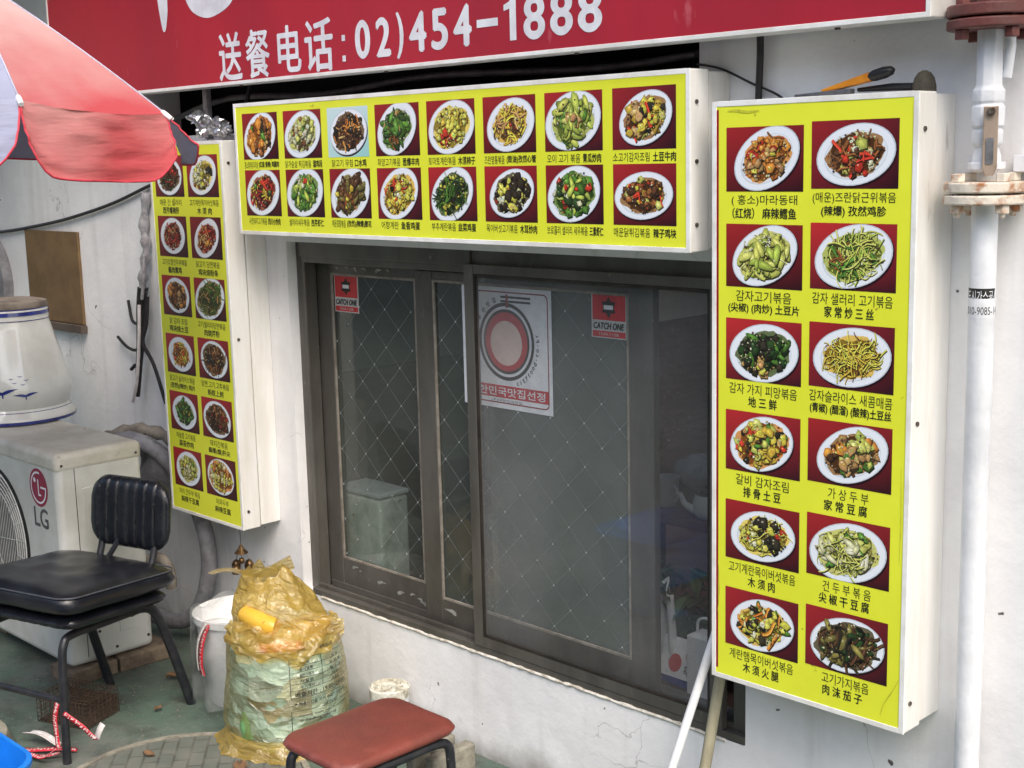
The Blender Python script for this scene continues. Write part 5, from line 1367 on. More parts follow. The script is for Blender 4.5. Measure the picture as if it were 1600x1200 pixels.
def tape_thing(label, segs):
    t_ = thing('tape_strip', label, 'tape')
    for pts, w_, nrm, m_, part in segs:
        mb, P_ = ribbon('', '', pts, w_, nrm, m_)
        mb.build(part, m_, t_, smooth=60, thick=0.0008)
        if m_ is M['tape']:
            # row of small white letter strokes printed along the tape
            d = MB(); n_ = Vector(nrm).normalized(); rq_ = random.Random(len(P_) + int(w_ * 1e5))
            for i in range(1, len(P_) - 1):
                tt = (P_[i + 1] - P_[i - 1]).normalized(); ss = tt.cross(n_).normalized(); nn = ss.cross(tt) 
                for k in range(3):
                    c0 = P_[i] + ss * w_ * rq_.uniform(-0.22, 0.22) + tt * rq_.uniform(-0.003, 0.003)
                    l_, h_ = rq_.choice(((0.0035, 0.001), (0.001, 0.0035)))
                    for off in (0.001, -0.001):
                        d.add([c0 + tt * l_ + ss * h_ + nn * off, c0 + tt * l_ - ss * h_ + nn * off, c0 - tt * l_ - ss * h_ + nn * off, c0 - tt * l_ + ss * h_ + nn * off], [(0, 1, 2, 3)])
            d.build('tape_print', M['tape_white'], t_)
    return t_
tnx, tny = BX + 0.095, BY - 0.150
tape_thing('red and white printed tape hanging over the rim of the white bucket', [
    ([(tnx - 0.055, tny + 0.01, 0.295), (tnx - 0.06, tny - 0.012, 0.24), (tnx - 0.066, tny - 0.018, 0.17), (tnx - 0.060, tny - 0.014, 0.13)], 0.024, (0, -1, 0.1), M['tape'], 'red_tape'),
    ([(tnx - 0.06, tny + 0.005, 0.30), (tnx - 0.082, tny - 0.010, 0.25), (tnx - 0.094, tny - 0.014, 0.19), (tnx - 0.092, tny - 0.012, 0.14)], 0.020, (-0.3, -1, 0.1), M['tape_white'], 'white_tape')])

# ------------------------------------------------------------------ yellow rubbish bag
rb = thing('rubbish_bag', 'full yellow translucent rubbish bag with printed table standing behind the stool', 'rubbish bag')
GBX, GBY = -3.262, -0.300
def bag_mat(name, tint, col, mixv, bumpS):
    m = bpy.data.materials.new(name); m.use_nodes = True
    nt = m.node_tree; N, L = nt.nodes, nt.links
    N.remove(N['Principled BSDF']); out = N['Material Output']
    tc = N.new('ShaderNodeTexCoord')
    n = N.new('ShaderNodeTexNoise'); n.inputs['Scale'].default_value = 13; n.inputs['Detail'].default_value = 5; n.inputs['Distortion'].default_value = 1.6
    mp = N.new('ShaderNodeMapping'); mp.inputs['Scale'].default_value = (1, 1, 2.2); L.new(tc.outputs['Object'], mp.inputs[0]); L.new(mp.outputs[0], n.inputs['Vector'])
    bp = N.new('ShaderNodeBump'); bp.inputs['Strength'].default_value = bumpS; bp.inputs['Distance'].default_value = 0.03; L.new(n.outputs['Fac'], bp.inputs['Height'])
    tr = N.new('ShaderNodeBsdfTransparent'); tr.inputs[0].default_value = (*tint, 1)
    df = N.new('ShaderNodeBsdfDiffuse'); df.inputs[0].default_value = (*lin(col), 1); L.new(bp.outputs[0], df.inputs['Normal'])
    tl = N.new('ShaderNodeBsdfTranslucent'); tl.inputs[0].default_value = (*lin(col), 1)
    gl = N.new('ShaderNodeBsdfGlossy'); gl.inputs['Roughness'].default_value = 0.19; L.new(bp.outputs[0], gl.inputs['Normal'])
    a = N.new('ShaderNodeMixShader'); a.inputs[0].default_value = 0.5; L.new(df.outputs[0], a.inputs[1]); L.new(tl.outputs[0], a.inputs[2])
    b = N.new('ShaderNodeMixShader'); L.new(tr.outputs[0], b.inputs[1]); L.new(a.outputs[0], b.inputs[2])
    ge = N.new('ShaderNodeNewGeometry')
    dt = N.new('ShaderNodeVectorMath'); dt.operation = 'DOT_PRODUCT'; L.new(bp.outputs[0], dt.inputs[0]); L.new(ge.outputs['Incoming'], dt.inputs[1])
    ab = N.new('ShaderNodeMath'); ab.operation = 'ABSOLUTE'; L.new(dt.outputs['Value'], ab.inputs[0])
    sb = N.new('ShaderNodeMath'); sb.operation = 'SUBTRACT'; sb.inputs[0].default_value = 1.0; L.new(ab.outputs[0], sb.inputs[1])
    pw = N.new('ShaderNodeMath'); pw.operation = 'POWER'; pw.inputs[1].default_value = 4.0; L.new(sb.outputs[0], pw.inputs[0])
    me_ = N.new('ShaderNodeMath'); me_.operation = 'MULTIPLY_ADD'; me_.inputs[1].default_value = 0.9; me_.inputs[2].default_value = mixv; me_.use_clamp = True; L.new(pw.outputs[0], me_.inputs[0]); L.new(me_.outputs[0], b.inputs[0])
    md = N.new('ShaderNodeMath'); md.operation = 'MULTIPLY_ADD'; md.inputs[1].default_value = 0.6; md.inputs[2].default_value = 0.13; md.use_clamp = True; L.new(pw.outputs[0], md.inputs[0])
    c = N.new('ShaderNodeMixShader'); L.new(md.outputs[0], c.inputs[0]); L.new(b.outputs[0], c.inputs[1]); L.new(gl.outputs[0], c.inputs[2])
    L.new(c.outputs[0], out.inputs[0])
    return m
film = bag_mat('yellow_bag_film', (1.0, 0.98, 0.87), (240, 222, 130), 0.08, 0.9)
film2 = bag_mat('yellow_bag_film_folded', (0.99, 0.91, 0.58), (250, 212, 100), 0.42, 1.0)
prof_b = [(0.0, 0.155), (0.02, 0.180), (0.06, 0.188), (0.12, 0.190), (0.20, 0.187), (0.27, 0.182), (0.32, 0.174), (0.36, 0.165)]
def brad(z, a_):
    for (z0, r0), (z1, r1) in zip(prof_b, prof_b[1:]):
        if z0 <= z <= z1:
            r_ = r0 + (r1 - r0) * (z - z0) / (z1 - z0); break
    else: r_ = prof_b[-1][1]
    r_ += 0.010 * mn.noise(Vector((math.cos(a_) * 1.6, math.sin(a_) * 1.6, z * 6))) + 0.004 * mn.noise(Vector((math.cos(a_) * 2, math.sin(a_) * 2, z * 34)))
    return r_
def bagp(a_, z, off=0.0):
    r_ = brad(z, a_) + off
    return (GBX + r_ * math.cos(a_) * 1.0, GBY + r_ * math.sin(a_) * 0.95, z)
MB().grid(lambda u, v: bagp(2 * math.pi * u, 0.004 + 0.352 * v), 110, 40, wrap=True).build('bag_film', film, rb, smooth=80)
# rubbish inside
def content_mat():
    m, nt, b = newmat('bagged_rubbish')
    N, L = nt.nodes, nt.links
    tc = N.new('ShaderNodeTexCoord')
    mp = N.new('ShaderNodeMapping'); mp.inputs['Scale'].default_value = (1, 1, 1.4); L.new(tc.outputs['Object'], mp.inputs[0])
    n0 = N.new('ShaderNodeTexNoise'); n0.inputs['Scale'].default_value = 10; n0.inputs['Detail'].default_value = 3
    L.new(mp.outputs[0], n0.inputs['Vector'])
    v = N.new('ShaderNodeTexVoronoi'); v.inputs['Scale'].default_value = 13
    ad = N.new('ShaderNodeVectorMath'); ad.operation = 'MULTIPLY_ADD'; ad.inputs[1].default_value = (0.12, 0.12, 0.12); L.new(n0.outputs['Color'], ad.inputs[0]); L.new(mp.outputs[0], ad.inputs[2])
    L.new(ad.outputs[0], v.inputs['Vector'])
    rp = N.new('ShaderNodeValToRGB'); rp.color_ramp.interpolation = 'LINEAR'
    e = rp.color_ramp.elements
    e[0].position = 0.0; e[0].color = (*lin((160, 196, 196)), 1)
    e[1].position = 1.0; e[1].color = (*lin((172, 204, 204)), 1)
    for p_, c_ in ((0.18, (184, 212, 214)), (0.38, (134, 172, 170)), (0.52, (196, 216, 214)), (0.64, (150, 138, 100)), (0.74, (150, 190, 206)), (0.88, (196, 204, 186))):
        k = e.new(p_); k.color = (*lin(c_), 1)
    sp = N.new('ShaderNodeSeparateColor'); L.new(v.outputs['Color'], sp.inputs[0]); L.new(sp.outputs[0], rp.inputs[0])
    L.new(rp.outputs[0], b.inputs['Base Color'])
    b.inputs['Roughness'].default_value = 0.35
    bp = N.new('ShaderNodeBump'); bp.inputs['Strength'].default_value = 0.9; bp.inputs['Distance'].default_value = 0.03
    L.new(v.outputs['Distance'], bp.inputs['Height']); L.new(bp.outputs[0], b.inputs['Normal'])
    return m
def inner(u, v):
    a_ = 2 * math.pi * u; z = 0.02 + 0.30 * v
    q = 1.0 if v < 0.9 else math.sqrt(max(0, 1 - ((v - 0.9) / 0.1) ** 2)) 
    r_ = (brad(z, a_) - 0.014 + 0.008 * mn.noise(Vector((math.cos(a_) * 4, math.sin(a_) * 4, z * 13)))) * q
    return (GBX + r_ * math.cos(a_), GBY + r_ * 0.95 * math.sin(a_), z)
MB().grid(inner, 90, 40, wrap=True).build('rubbish', content_mat(), rb, smooth=80)
def aim(az): return R(az)
front = math.atan2(-2.5 - GBY, 0 - GBX)      # direction from the bag to the street corner
def at_bag(da, z, off): return Vector(bagp(front + R(da), z, off))
MB().tube([at_bag(-66, 0.410, -0.045), at_bag(-64, 0.410, -0.045), at_bag(-14, 0.392, -0.030), at_bag(-12, 0.391, -0.030)], [0.024, 0.029, 0.029, 0.024], 20).build('yellow_can', pm('yellow_can', (226, 184, 70), 0.35, (216, 168, 56), 10, 1), rb, smooth=40)
MB().tube([at_bag(-48, 0.05, -0.022), at_bag(-50, 0.09, -0.02), at_bag(-52, 0.13, -0.024)], [0.022, 0.024, 0.012], 12).build('green_bottle', pm('green_plastic', (104, 150, 98), 0.4, (84, 130, 80), 10, 1), rb, smooth=50)
MB().grid(lambda u, v: at_bag(-30 + 50 * u, 0.325 + 0.028 * v, -0.006 + 0.006 * math.sin(u * 9)), 16, 4).build('orange_wrapper', pm('orange_wrapper', (206, 104, 56), 0.35, (232, 190, 160), 40, 1), rb, smooth=60, thick=0.002)
# slack upper part, folded down to the right, with a fish-tail at the top left
def upper(u, v):
    a_ = 2 * math.pi * u
    z = 0.350 + 0.165 * v
    r_ = 0.166 * (1 - v ** 1.7 * 0.62)
    sh_ = v * 0.05
    r_ *= 1 + 0.16 * v * mn.noise(Vector((math.cos(a_) * 2.2, math.sin(a_) * 2.2, v * 2.5))) + 0.05 * mn.noise(Vector((math.cos(a_) * 5, math.sin(a_) * 5, v * 6)))
    z += 0.03 * mn.noise(Vector((math.cos(a_) * 2.5, math.sin(a_) * 2.5, 3 + v * 3))) * v
    return Vector((GBX + r_ * math.cos(a_) - sh_ * 0.9, GBY + r_ * 0.8 * math.sin(a_) - sh_ * 0.3, z))
MB().grid(upper, 90, 26, wrap=True).build('slack_top', film2, rb, smooth=80)
rgt = Vector((0.701, 0.7126, 0)).normalized()
def flapA(u, v):
    b0 = Vector((GBX - 0.045, GBY - 0.03, 0.50))
    return b0 + rgt * (-0.15 + 0.24 * u) + Vector((0, 0, 0.01 + 0.045 * v * (0.35 + u * 0.8) + 0.012 * math.sin(u * 7))) + Vector((0.02, -0.03, 0)) * (v + 0.6 * math.sin(u * 4))
MB().grid(flapA, 20, 8).build('top_fold', film2, rb, smooth=80)
def flapB(u, v):
    b0 = Vector((GBX + 0.02, GBY - 0.05, 0.40))
    return b0 + rgt * (0.02 + 0.20 * u) + Vector((0, 0, 0.035 * (v - 0.5) * (1 + u) - 0.03 * u + 0.012 * math.sin(u * 8 + v * 3))) + Vector((0.05, -0.09, 0)) * (1 - u * 0.8)
MB().grid(flapB, 20, 8).build('side_fold', film2, rb, smooth=80)
def overhang(u, v):
    a_ = front + R(-75 + 150 * u)
    sag = 0.030 * math.sin(u * math.pi) + 0.045 * mn.noise(Vector((u * 6, 0, 2)))
    z = 0.40 - (0.075 + sag) * v
    r_ = 0.154 + (0.030 + 0.02 * mn.noise(Vector((u * 4, 1, 5)))) * math.sin(v * 2.2) + 0.016 * mn.noise(Vector((u * 7, v * 4, 0))) + 0.006 * math.sin(u * 30 + v * 9)
    return Vector((GBX + r_ * math.cos(a_), GBY + r_ * 0.95 * math.sin(a_), z))
MB().grid(overhang, 50, 14).build('overhang_fold', film2, rb, smooth=80)
def skirt(u, v):
    a_ = front + R(-110 + 150 * u)
    r_ = 0.177 + 0.05 * v * (0.6 + 0.8 * abs(mn.noise(Vector((u * 5, 0, 0)))))
    return Vector((GBX + r_ * math.cos(a_), GBY + r_ * math.sin(a_), 0.05 * (1 - v) ** 1.5 + 0.006 + 0.006 * math.sin(u * 40) * v))
MB().grid(skirt, 60, 6).build('base_skirt', film2, rb, smooth=80)
# print on the bag
ink_bag = pm('bag_print', (26, 34, 34), 0.5, (40, 48, 46), 60, 1)
def bagprint(name, body, da, z, w_, h_, bold=0.0):
    vs, fs = text2d(body, w_, h_, bold)
    vs, fs = bolder(vs, fs, h_, 0.03)
    mb = MB().add([at_bag(da + math.degrees(x / 0.19), z + zz + x * 0.02, 0.0075 + l_) for x, zz, l_ in vs], fs)
    mb.build(name, ink_bag, rb)
def bagline(d0, d1, z0, z1, t_=0.0012):
    n_ = 16
    mb = MB(); vs = []
    for k in range(n_ + 1):
        da = d0 + (d1 - d0) * k / n_; z = z0 + (z1 - z0) * k / n_ + math.radians(da) * 0.21 * 0.02
        if abs(z1 - z0) > abs(d1 - d0) * 0.002:
            vs += [at_bag(da - 0.3, z, 0.0075), at_bag(da + 0.3, z, 0.0075)]
        else: vs += [at_bag(da, z + t_ / 2, 0.0075), at_bag(da, z - t_ / 2, 0.0075)]
    mb.add(vs, [(2 * i, 2 * i + 1, 2 * i + 3, 2 * i + 2) for i in range(n_)]); return mb
tb_ = MB()
for z in (0.305, 0.285, 0.268, 0.250, 0.233, 0.216, 0.192): q = bagline(2, 66, z, z); tb_.add(q.v, q.f)
for da in (2, 34): q = bagline(da, da, 0.216 if da == 34 else 0.192, 0.305); tb_.add(q.v, q.f)
for z in (0.152, 0.06): q = bagline(2, 66, z, z); tb_.add(q.v, q.f)
q = bagline(2, 2, 0.06, 0.152); tb_.add(q.v, q.f)
tb_.build('printed_table', ink_bag, rb)
bagprint('printed_lettering', '(종량제봉투)', 24, 0.345, 0.06, 0.012)
bagprint('printed_lettering', '생활폐기물 전용봉투입니다', 30, 0.328, 0.13, 0.011)
for i, (l_, r2_) in enumerate((('품목', '요일'), ('음식물류', '일,화,목'), ('일반쓰레기', '월,수,금'), ('재활용', '매일'), ('수거제외', '토요일'))):
    z = (0.294, 0.276, 0.2585, 0.241, 0.2245)[i]
    bagprint('printed_lettering', l_, 18, z, 0.045 if len(l_) > 2 else 0.025, 0.010, 0.02); bagprint('printed_lettering', r2_, 50, z, 0.05 if len(r2_) > 3 else 0.03, 0.010, 0.02)
bagprint('printed_lettering', '배출시간 : 19:00~24:00', 34, 0.204, 0.185, 0.015, 0.02)
bagprint('printed_lettering', '※ 배출시간을 지켜 주시기 바랍니다', 34, 0.176, 0.19, 0.011)
bagprint('printed_lettering', '[NOTICE]', 40, 0.158, 0.05, 0.010)
bagprint('printed_lettering', 'General waste must be separated', 36, 0.138, 0.18, 0.009)
bagprint('printed_lettering', 'in the designated bag', 28, 0.124, 0.12, 0.009)
bagprint('printed_lettering', '안내', 60, 0.372, 0.05, 0.030, 0.04)

# ------------------------------------------------------------------ wire cage trap and litter
cg = thing('wire_cage', 'rusty wire mesh trap box on the floor behind the chair leg', 'cage')
c0 = Vector((-3.94, -0.777, 0)); cu_ = Vector((0.187, 0.073, 0)); cv_ = Vector((-0.047, 0.101, 0)) * 1.4
def cpt(u, v, z): return c0 + cu_ * u + cv_ * v + Vector((0, 0, z))
q = MB(); H_ = 0.085
for i in range(15):
    t_ = i / 14
    for v in (0, 1): q.tube([cpt(t_, v, 0.002), cpt(t_, v, H_)], 0.0011, 4)
    q.tube([cpt(t_, 0, H_), cpt(t_, 1, H_)], 0.0011, 4)
for i in range(9):
    t_ = i / 8
    for u in (0, 1): q.tube([cpt(u, t_, 0.002), cpt(u, t_, H_)], 0.0011, 4)
    q.tube([cpt(0, t_, H_), cpt(1, t_, H_)], 0.0011, 4)
for i in range(7):
    z = 0.002 + (H_ - 0.002) * i / 6
    q.tube([cpt(0, 0, z), cpt(1, 0, z), cpt(1, 1, z), cpt(0, 1, z), cpt(0, 0, z)], 0.0011, 4)
q.build('mesh', M['rust'], cg)
q = MB(); q.add([cpt(0.02, 0.02, 0.006), cpt(0.98, 0.02, 0.006), cpt(0.98, 0.98, 0.006), cpt(0.02, 0.98, 0.006), cpt(0.02, 0.98, 0.06), cpt(0.98, 0.98, 0.06)], [(0, 1, 2, 3), (3, 2, 5, 4)]); q.build('base_plate', M['rust'], cg, thick=0.003)
E1 = cp(0.018, 0.49, 0)
tape_thing('red and white tape knotted round the front leg of the black chair', [
    ([E1 + Vector((-0.012, -0.010, 0.185)), E1 + Vector((-0.022, -0.016, 0.14)), E1 + Vector((-0.020, -0.016, 0.09)), E1 + Vector((-0.012, -0.018, 0.05))], 0.016, (0.4, -0.9, 0.1), M['tape'], 'red_tape'),
    ([E1 + Vector((0.012, -0.004, 0.16)), E1 + Vector((0.05, 0.03, 0.12)), E1 + Vector((0.075, 0.055, 0.085)), E1 + Vector((0.095, 0.065, 0.115))], 0.014, (0.4, -0.9, 0.3), M['tape'], 'red_tape'),
    ([E1 + Vector((0.082, 0.058, 0.085)), E1 + Vector((0.095, 0.06, 0.11)), E1 + Vector((0.10, 0.07, 0.13))], 0.02, (0.4, -0.9, 0.3), M['tape_white'], 'white_tape'),
    ([E1 + Vector((-0.015, -0.02, 0.05)), E1 + Vector((-0.05, -0.05, 0.02)), E1 + Vector((-0.10, -0.07, 0.022)), E1 + Vector((-0.15, -0.11, 0.008))], 0.014, (0, -0.2, 1), M['tape'], 'red_tape')])
tape_thing('red and white tape strip lying on the floor left of the chair leg', [
    ([(-3.765, -0.915, 0.006), (-3.715, -0.885, 0.012), (-3.665, -0.84, 0.016), (-3.635, -0.80, 0.008)], 0.020, (0, -0.2, 1), M['tape'], 'red_tape'),
    ([(-3.70, -0.915, 0.008), (-3.655, -0.885, 0.012), (-3.635, -0.855, 0.018)], 0.014, (0, -0.2, 1), M['tape'], 'red_tape')])
sp_ = MB().grid(lambda u, v: Vector((-3.815, -0.868, 0.028)) + Vector((0.150, 0.024, 0)) * u + Vector((0.01, 0.03, 0)) * (v - 0.5) * (1 - 0.3 * u) + Vector((0, 0, 0.012 * math.sin(u * 3.2) + 0.006 * (2 * v - 1) ** 2)), 14, 6)
tag(sp_.build('white_wrapper', M['tape_white'], smooth=60, thick=0.002), 'crumpled white wrapper lying on the red tape near the blue tub', 'wrapper')
def leaf(x, y, s, rz, label):
    o = MB().grid(lambda u, v: ((u - 0.5) * 2 * s, (v - 0.5) * s * 1.3 * math.sin(math.pi * min(max(u, 0.04), 0.96)), 0.012 + 0.35 * s * (abs(v - 0.5) * 2) ** 2 + 0.1 * s * math.sin(u * 7)), 8, 6).build('dry_leaf', M['leaf_dry'], smooth=60, thick=0.001)
    o.location = (x, y, 0.0); o.rotation_euler = (0, 0, R(rz))
    return tag(o, label, 'leaf', 'dry leaves on the floor')
leaf(-3.437, -0.675, 0.020, 20, 'curled dry leaf between the chair leg and the yellow rubbish bag')
leaf(-3.92, -0.30, 0.030, 60, 'orange dry leaf on the floor near the bricks and the bucket')
leaf(-3.16, -0.54, 0.03, -30, 'brown dry leaf at the foot of the yellow rubbish bag')
leaf(-3.72, -0.48, 0.016, 100, 'pale dry leaf under the black chair near its rear leg')

# ------------------------------------------------------------------ blue tub, cut by the frame
bt = thing('blue_tub', 'bright blue plastic tub at the bottom left corner of the photo', 'tub')
bx_, by_ = -3.205, -1.415
def tubring(z, k): return [(bx_ + p_[0], by_ + p_[1], z) for p_ in round_rect(-0.20 * k, 0.20 * k, -0.235 * k, 0.235 * k, 0.10 * k, 8)]
q = MB()
rings = [tubring(0.0, 0.80), tubring(0.28, 0.97), tubring(0.288, 1.02), tubring(0.300, 1.02), tubring(0.302, 0.97), tubring(0.02, 0.79)]
n_ = len(rings[0])
for r_ in rings: q.v += r_
for i in range(len(rings) - 1):
    for k in range(n_): q.f.append((i * n_ + k, i * n_ + (k + 1) % n_, (i + 1) * n_ + (k + 1) % n_, (i + 1) * n_ + k))
q.f.append(tuple(range(n_ - 1, -1, -1))); q.f.append(tuple(range((len(rings) - 1) * n_, len(rings) * n_)))
q.build('body', M['bluebin'], bt, smooth=40)

# ------------------------------------------------------------------ parasol
um = thing('parasol', 'faded red and pale lavender parasol with hanging valances at the top left', 'parasol')
def cloth(name, c1, c2):
    m, nt, b = newmat(name)
    N, L = nt.nodes, nt.links
    tc = N.new('ShaderNodeTexCoord')
    n = N.new('ShaderNodeTexNoise'); n.inputs['Scale'].default_value = 3; n.inputs['Detail'].default_value = 5
    L.new(tc.outputs['Object'], n.inputs['Vector'])
    a = N.new('ShaderNodeVertexColor'); a.layer_name = 'tint'
    rp = N.new('ShaderNodeMapRange'); rp.inputs[1].default_value = 0.3; rp.inputs[2].default_value = 0.7; rp.inputs[3].default_value = -0.3; rp.inputs[4].default_value = 0.3
    L.new(n.outputs['Fac'], rp.inputs[0])
    sp = N.new('ShaderNodeSeparateColor'); L.new(a.outputs['Color'], sp.inputs[0])
    ad = N.new('ShaderNodeMath'); ad.use_clamp = True; L.new(sp.outputs[0], ad.inputs[0]); L.new(rp.outputs[0], ad.inputs[1])
    mx = N.new('ShaderNodeMix'); mx.data_type = 'RGBA'; L.new(ad.outputs[0], mx.inputs['Factor']); mx.inputs['A'].default_value = (*lin(c1), 1); mx.inputs['B'].default_value = (*lin(c2), 1)
    b.inputs['Roughness'].default_value = 0.75
    L.new(mx.outputs['Result'], b.inputs['Base Color'])
    mp = N.new('ShaderNodeMapping'); mp.inputs['Scale'].default_value = (10, 10, 60); L.new(tc.outputs['Object'], mp.inputs[0])
    n2 = N.new('ShaderNodeTexNoise'); n2.inputs['Scale'].default_value = 1.2; n2.inputs['Detail'].default_value = 5; L.new(mp.outputs[0], n2.inputs['Vector'])
    bp = N.new('ShaderNodeBump'); bp.inputs['Strength'].default_value = 0.4; bp.inputs['Distance'].default_value = 0.010; L.new(n2.outputs['Fac'], bp.inputs['Height']); L.new(bp.outputs[0], b.inputs['Normal'])
    tl = N.new('ShaderNodeBsdfTranslucent'); L.new(mx.outputs['Result'], tl.inputs[0])
    ms = N.new('ShaderNodeMixShader'); ms.inputs[0].default_value = 0.22
    L.new(b.outputs[0], ms.inputs[1]); L.new(tl.outputs[0], ms.inputs[2]); L.new(ms.outputs[0], N['Material Output'].inputs[0])
    return m
M['cloth_red'] = cloth('faded_red_cloth', (190, 78, 84), (208, 174, 170))
M['cloth_grey'] = cloth('lavender_cloth', (140, 142, 166), (176, 182, 206))
# apex and two measured rib tips fix the tilt; the other ribs follow by turning round the axis
A_ = Vector((-3.693, -0.931, 2.256))
T1 = Vector((-3.1215, -1.05, 1.8805)); T2 = Vector((-3.235, -0.60, 1.852))
d1, d2 = (T1 - A_), (T2 - A_)
LU = (d1.length + d2.length) / 2
d1.normalize(); d2.normalize()
th = math.asin(min(1.0, math.sqrt((1 - d1.dot(d2)) / (1 - math.cos(math.pi / 4)))))
bsum = d1 + d2; crs = d1.cross(d2).normalized()
al = math.cos(th) / bsum.dot(d1); rem = math.sqrt(max(0, 1 - al * al * bsum.dot(bsum)))
axis = min((al * bsum + rem * crs, al * bsum - rem * crs), key=lambda n: n.z).normalized()
NP = 8
sgn = 1 if ((Matrix.Rotation(math.pi / 4, 3, axis) @ d1) - d2).length < ((Matrix.Rotation(-math.pi / 4, 3, axis) @ d1) - d2).length else -1
dirs = [Matrix.Rotation(sgn * 2 * math.pi * k / NP, 3, axis) @ d1 for k in range(NP)]
def ribp(k, t):
    return A_ + dirs[k % NP] * LU * t - axis * 0.012 * 4 * t * (1 - t)
M['cloth_seam'] = pm('pale_seam_tape', (176, 176, 194), 0.7, (160, 158, 176), 12, 1)
M['hem'] = pm('red_hem', (196, 60, 76), 0.7, (170, 50, 66), 30, 1)
for k in range(NP):
    mat = M['cloth_red'] if k % 2 == 0 else M['cloth_grey']
    def pnl(u, v, k=k):
        p0, p1 = ribp(k, v), ribp(k + 1, v)
        p = p0.lerp(p1, u)
        sag = 4 * u * (1 - u)
        p = p + axis * 0.014 * sag * v * v
        return p + axis * 0.006 * sag * mn.noise(Vector((u * 3 + k, v * 16, 0)))
    mb = MB().grid(pnl, 20, 30)
    mb.c = [((1 - (j / 30) ** 1.5) * 1.1 + 0.08, 0, 0) for j in range(31) for i in range(21)]
    mb.build('canopy_panel', mat, um, smooth=80)
    def vfn(u, v, k=k):
        u2 = 0.5 + (u - 0.5) * (1 - 0.06 * v * v - 0.03 * v)
        p = pnl(u2, 1.0)
        out_ = (p - A_); out_ -= axis * out_.dot(axis); out_.normalize()
        L_ = 0.168 * (1 - max(0, abs(u - 0.5) * 2 - 0.70) ** 2 * 4.2)
        if k == 1: out_ = out_ * 1.0; p = p + out_ * 0.035 * v * (1 - 0.6 * u); L_ *= 0.72
        return p + axis * L_ * v + out_ * (0.018 * math.sin(u * 7 + k * 2) * v + 0.010 * mn.noise(Vector((u * 4, v * 7, k))) + 0.045 * v)
    mb = MB().grid(vfn, 24, 14)
    mb.c = [(0.42 - 0.40 * (j / 14), 0, 0) for j in range(15) for i in range(25)]
    vo = mb.build('valance', mat, um, smooth=80)
    edge = [vfn(0, v / 14) for v in range(15)] + [vfn(u / 24, 1.0) for u in range(1, 24)] + [vfn(1, 1 - v / 14) for v in range(15)]
    MB().tube(edge, 0.0028, 6).build('hem', M['hem'], vo, smooth=60)
    MB().tube([ribp(k, t / 10) + axis * 0.010 for t in range(11)], 0.0032, 7).build('rib', M['grey_metal'], um, smooth=60)
    MB().tube([ribp(k, t / 10) - axis * 0.001 for t in range(1, 11)], 0.0024, 7).build('seam_tape', M['cloth_seam'], um, smooth=60)
    MB().tube([ribp(k, 0.985), ribp(k, 1.0), ribp(k, 1.03)], [0.006, 0.0075, 0.0065], 10).build('rib_tip', M['white_plastic'], um, smooth=60)
MB().tube([A_ - axis * 0.07, A_ - axis * 0.01, A_ + axis * 0.02], [0.006, 0.012, 0.02], 12).build('finial', M['white_plastic'], um, smooth=60)
foot = A_ + axis * ((A_.z - 0.1) / -axis.z)
MB().tube([A_ + axis * 0.01, foot], 0.016, 14).build('pole', M['white_plastic'], um, smooth=60)
MB().lathe([(0.20, 0.0), (0.21, 0.02), (0.19, 0.07), (0.06, 0.10), (0.03, 0.16), (0.0, 0.16)], foot.x, foot.y, 36, close=False).build('base', M['concrete'], um, smooth=50)

# ------------------------------------------------------------------ things seen through the window
MB().box(-4.3, -4.2, T + 0.17, 3.15, 0.03, 2.5).build('room_partition', M['room_wall'], bld)
MB().box(-4.199, -4.185, T + 0.17, 3.15, 0.03, 0.90).build('partition_wainscot', M['room_wood'], bld)
MB().box(-4.199, -4.18, 2.72, 3.1, 1.10, 1.75).build('partition_shutter', M['frame_dark'], bld)
tbl = thing('dining_table', 'brown dining table standing behind the clear right edge of the window', 'table')
TX0, TX1, TY0, TY1, TZ = -3.1, -1.95, 0.56, 1.25, 0.65
MB().box(TX0, TX1, TY0, TY1, TZ - 0.03, TZ).build('table_top', M['table'], tbl, bevel=0.004)
for x in (TX0 + 0.06, TX1 - 0.06):
    for y in (TY0 + 0.06, TY1 - 0.06): MB().box(x - 0.02, x + 0.02, y - 0.02, y + 0.02, 0.03, TZ - 0.031).build('leg', M['room_wood'], tbl)
def mug(x, y, z):
    m_ = thing('white_mug', 'white mug on the dining table behind the dusty glass', 'mug')
    MB().lathe([(0.036, z), (0.038, z + 0.002), (0.037, z + 0.075), (0.043, z + 0.088), (0.040, z + 0.088), (0.034, z + 0.075), (0.033, z + 0.006), (0.0001, z + 0.005)], x, y, 28, close=False).build('cup', M['white_plastic'], m_, smooth=50)
    MB().tube(catmull([(x + 0.034, y - 0.01, z + 0.066), (x + 0.058, y - 0.02, z + 0.058), (x + 0.058, y - 0.02, z + 0.03), (x + 0.036, y - 0.01, z + 0.018)], 5), 0.004, 8).build('handle', M['white_plastic'], m_, smooth=50)
mug(-2.564, 0.656, TZ + 0.0005)
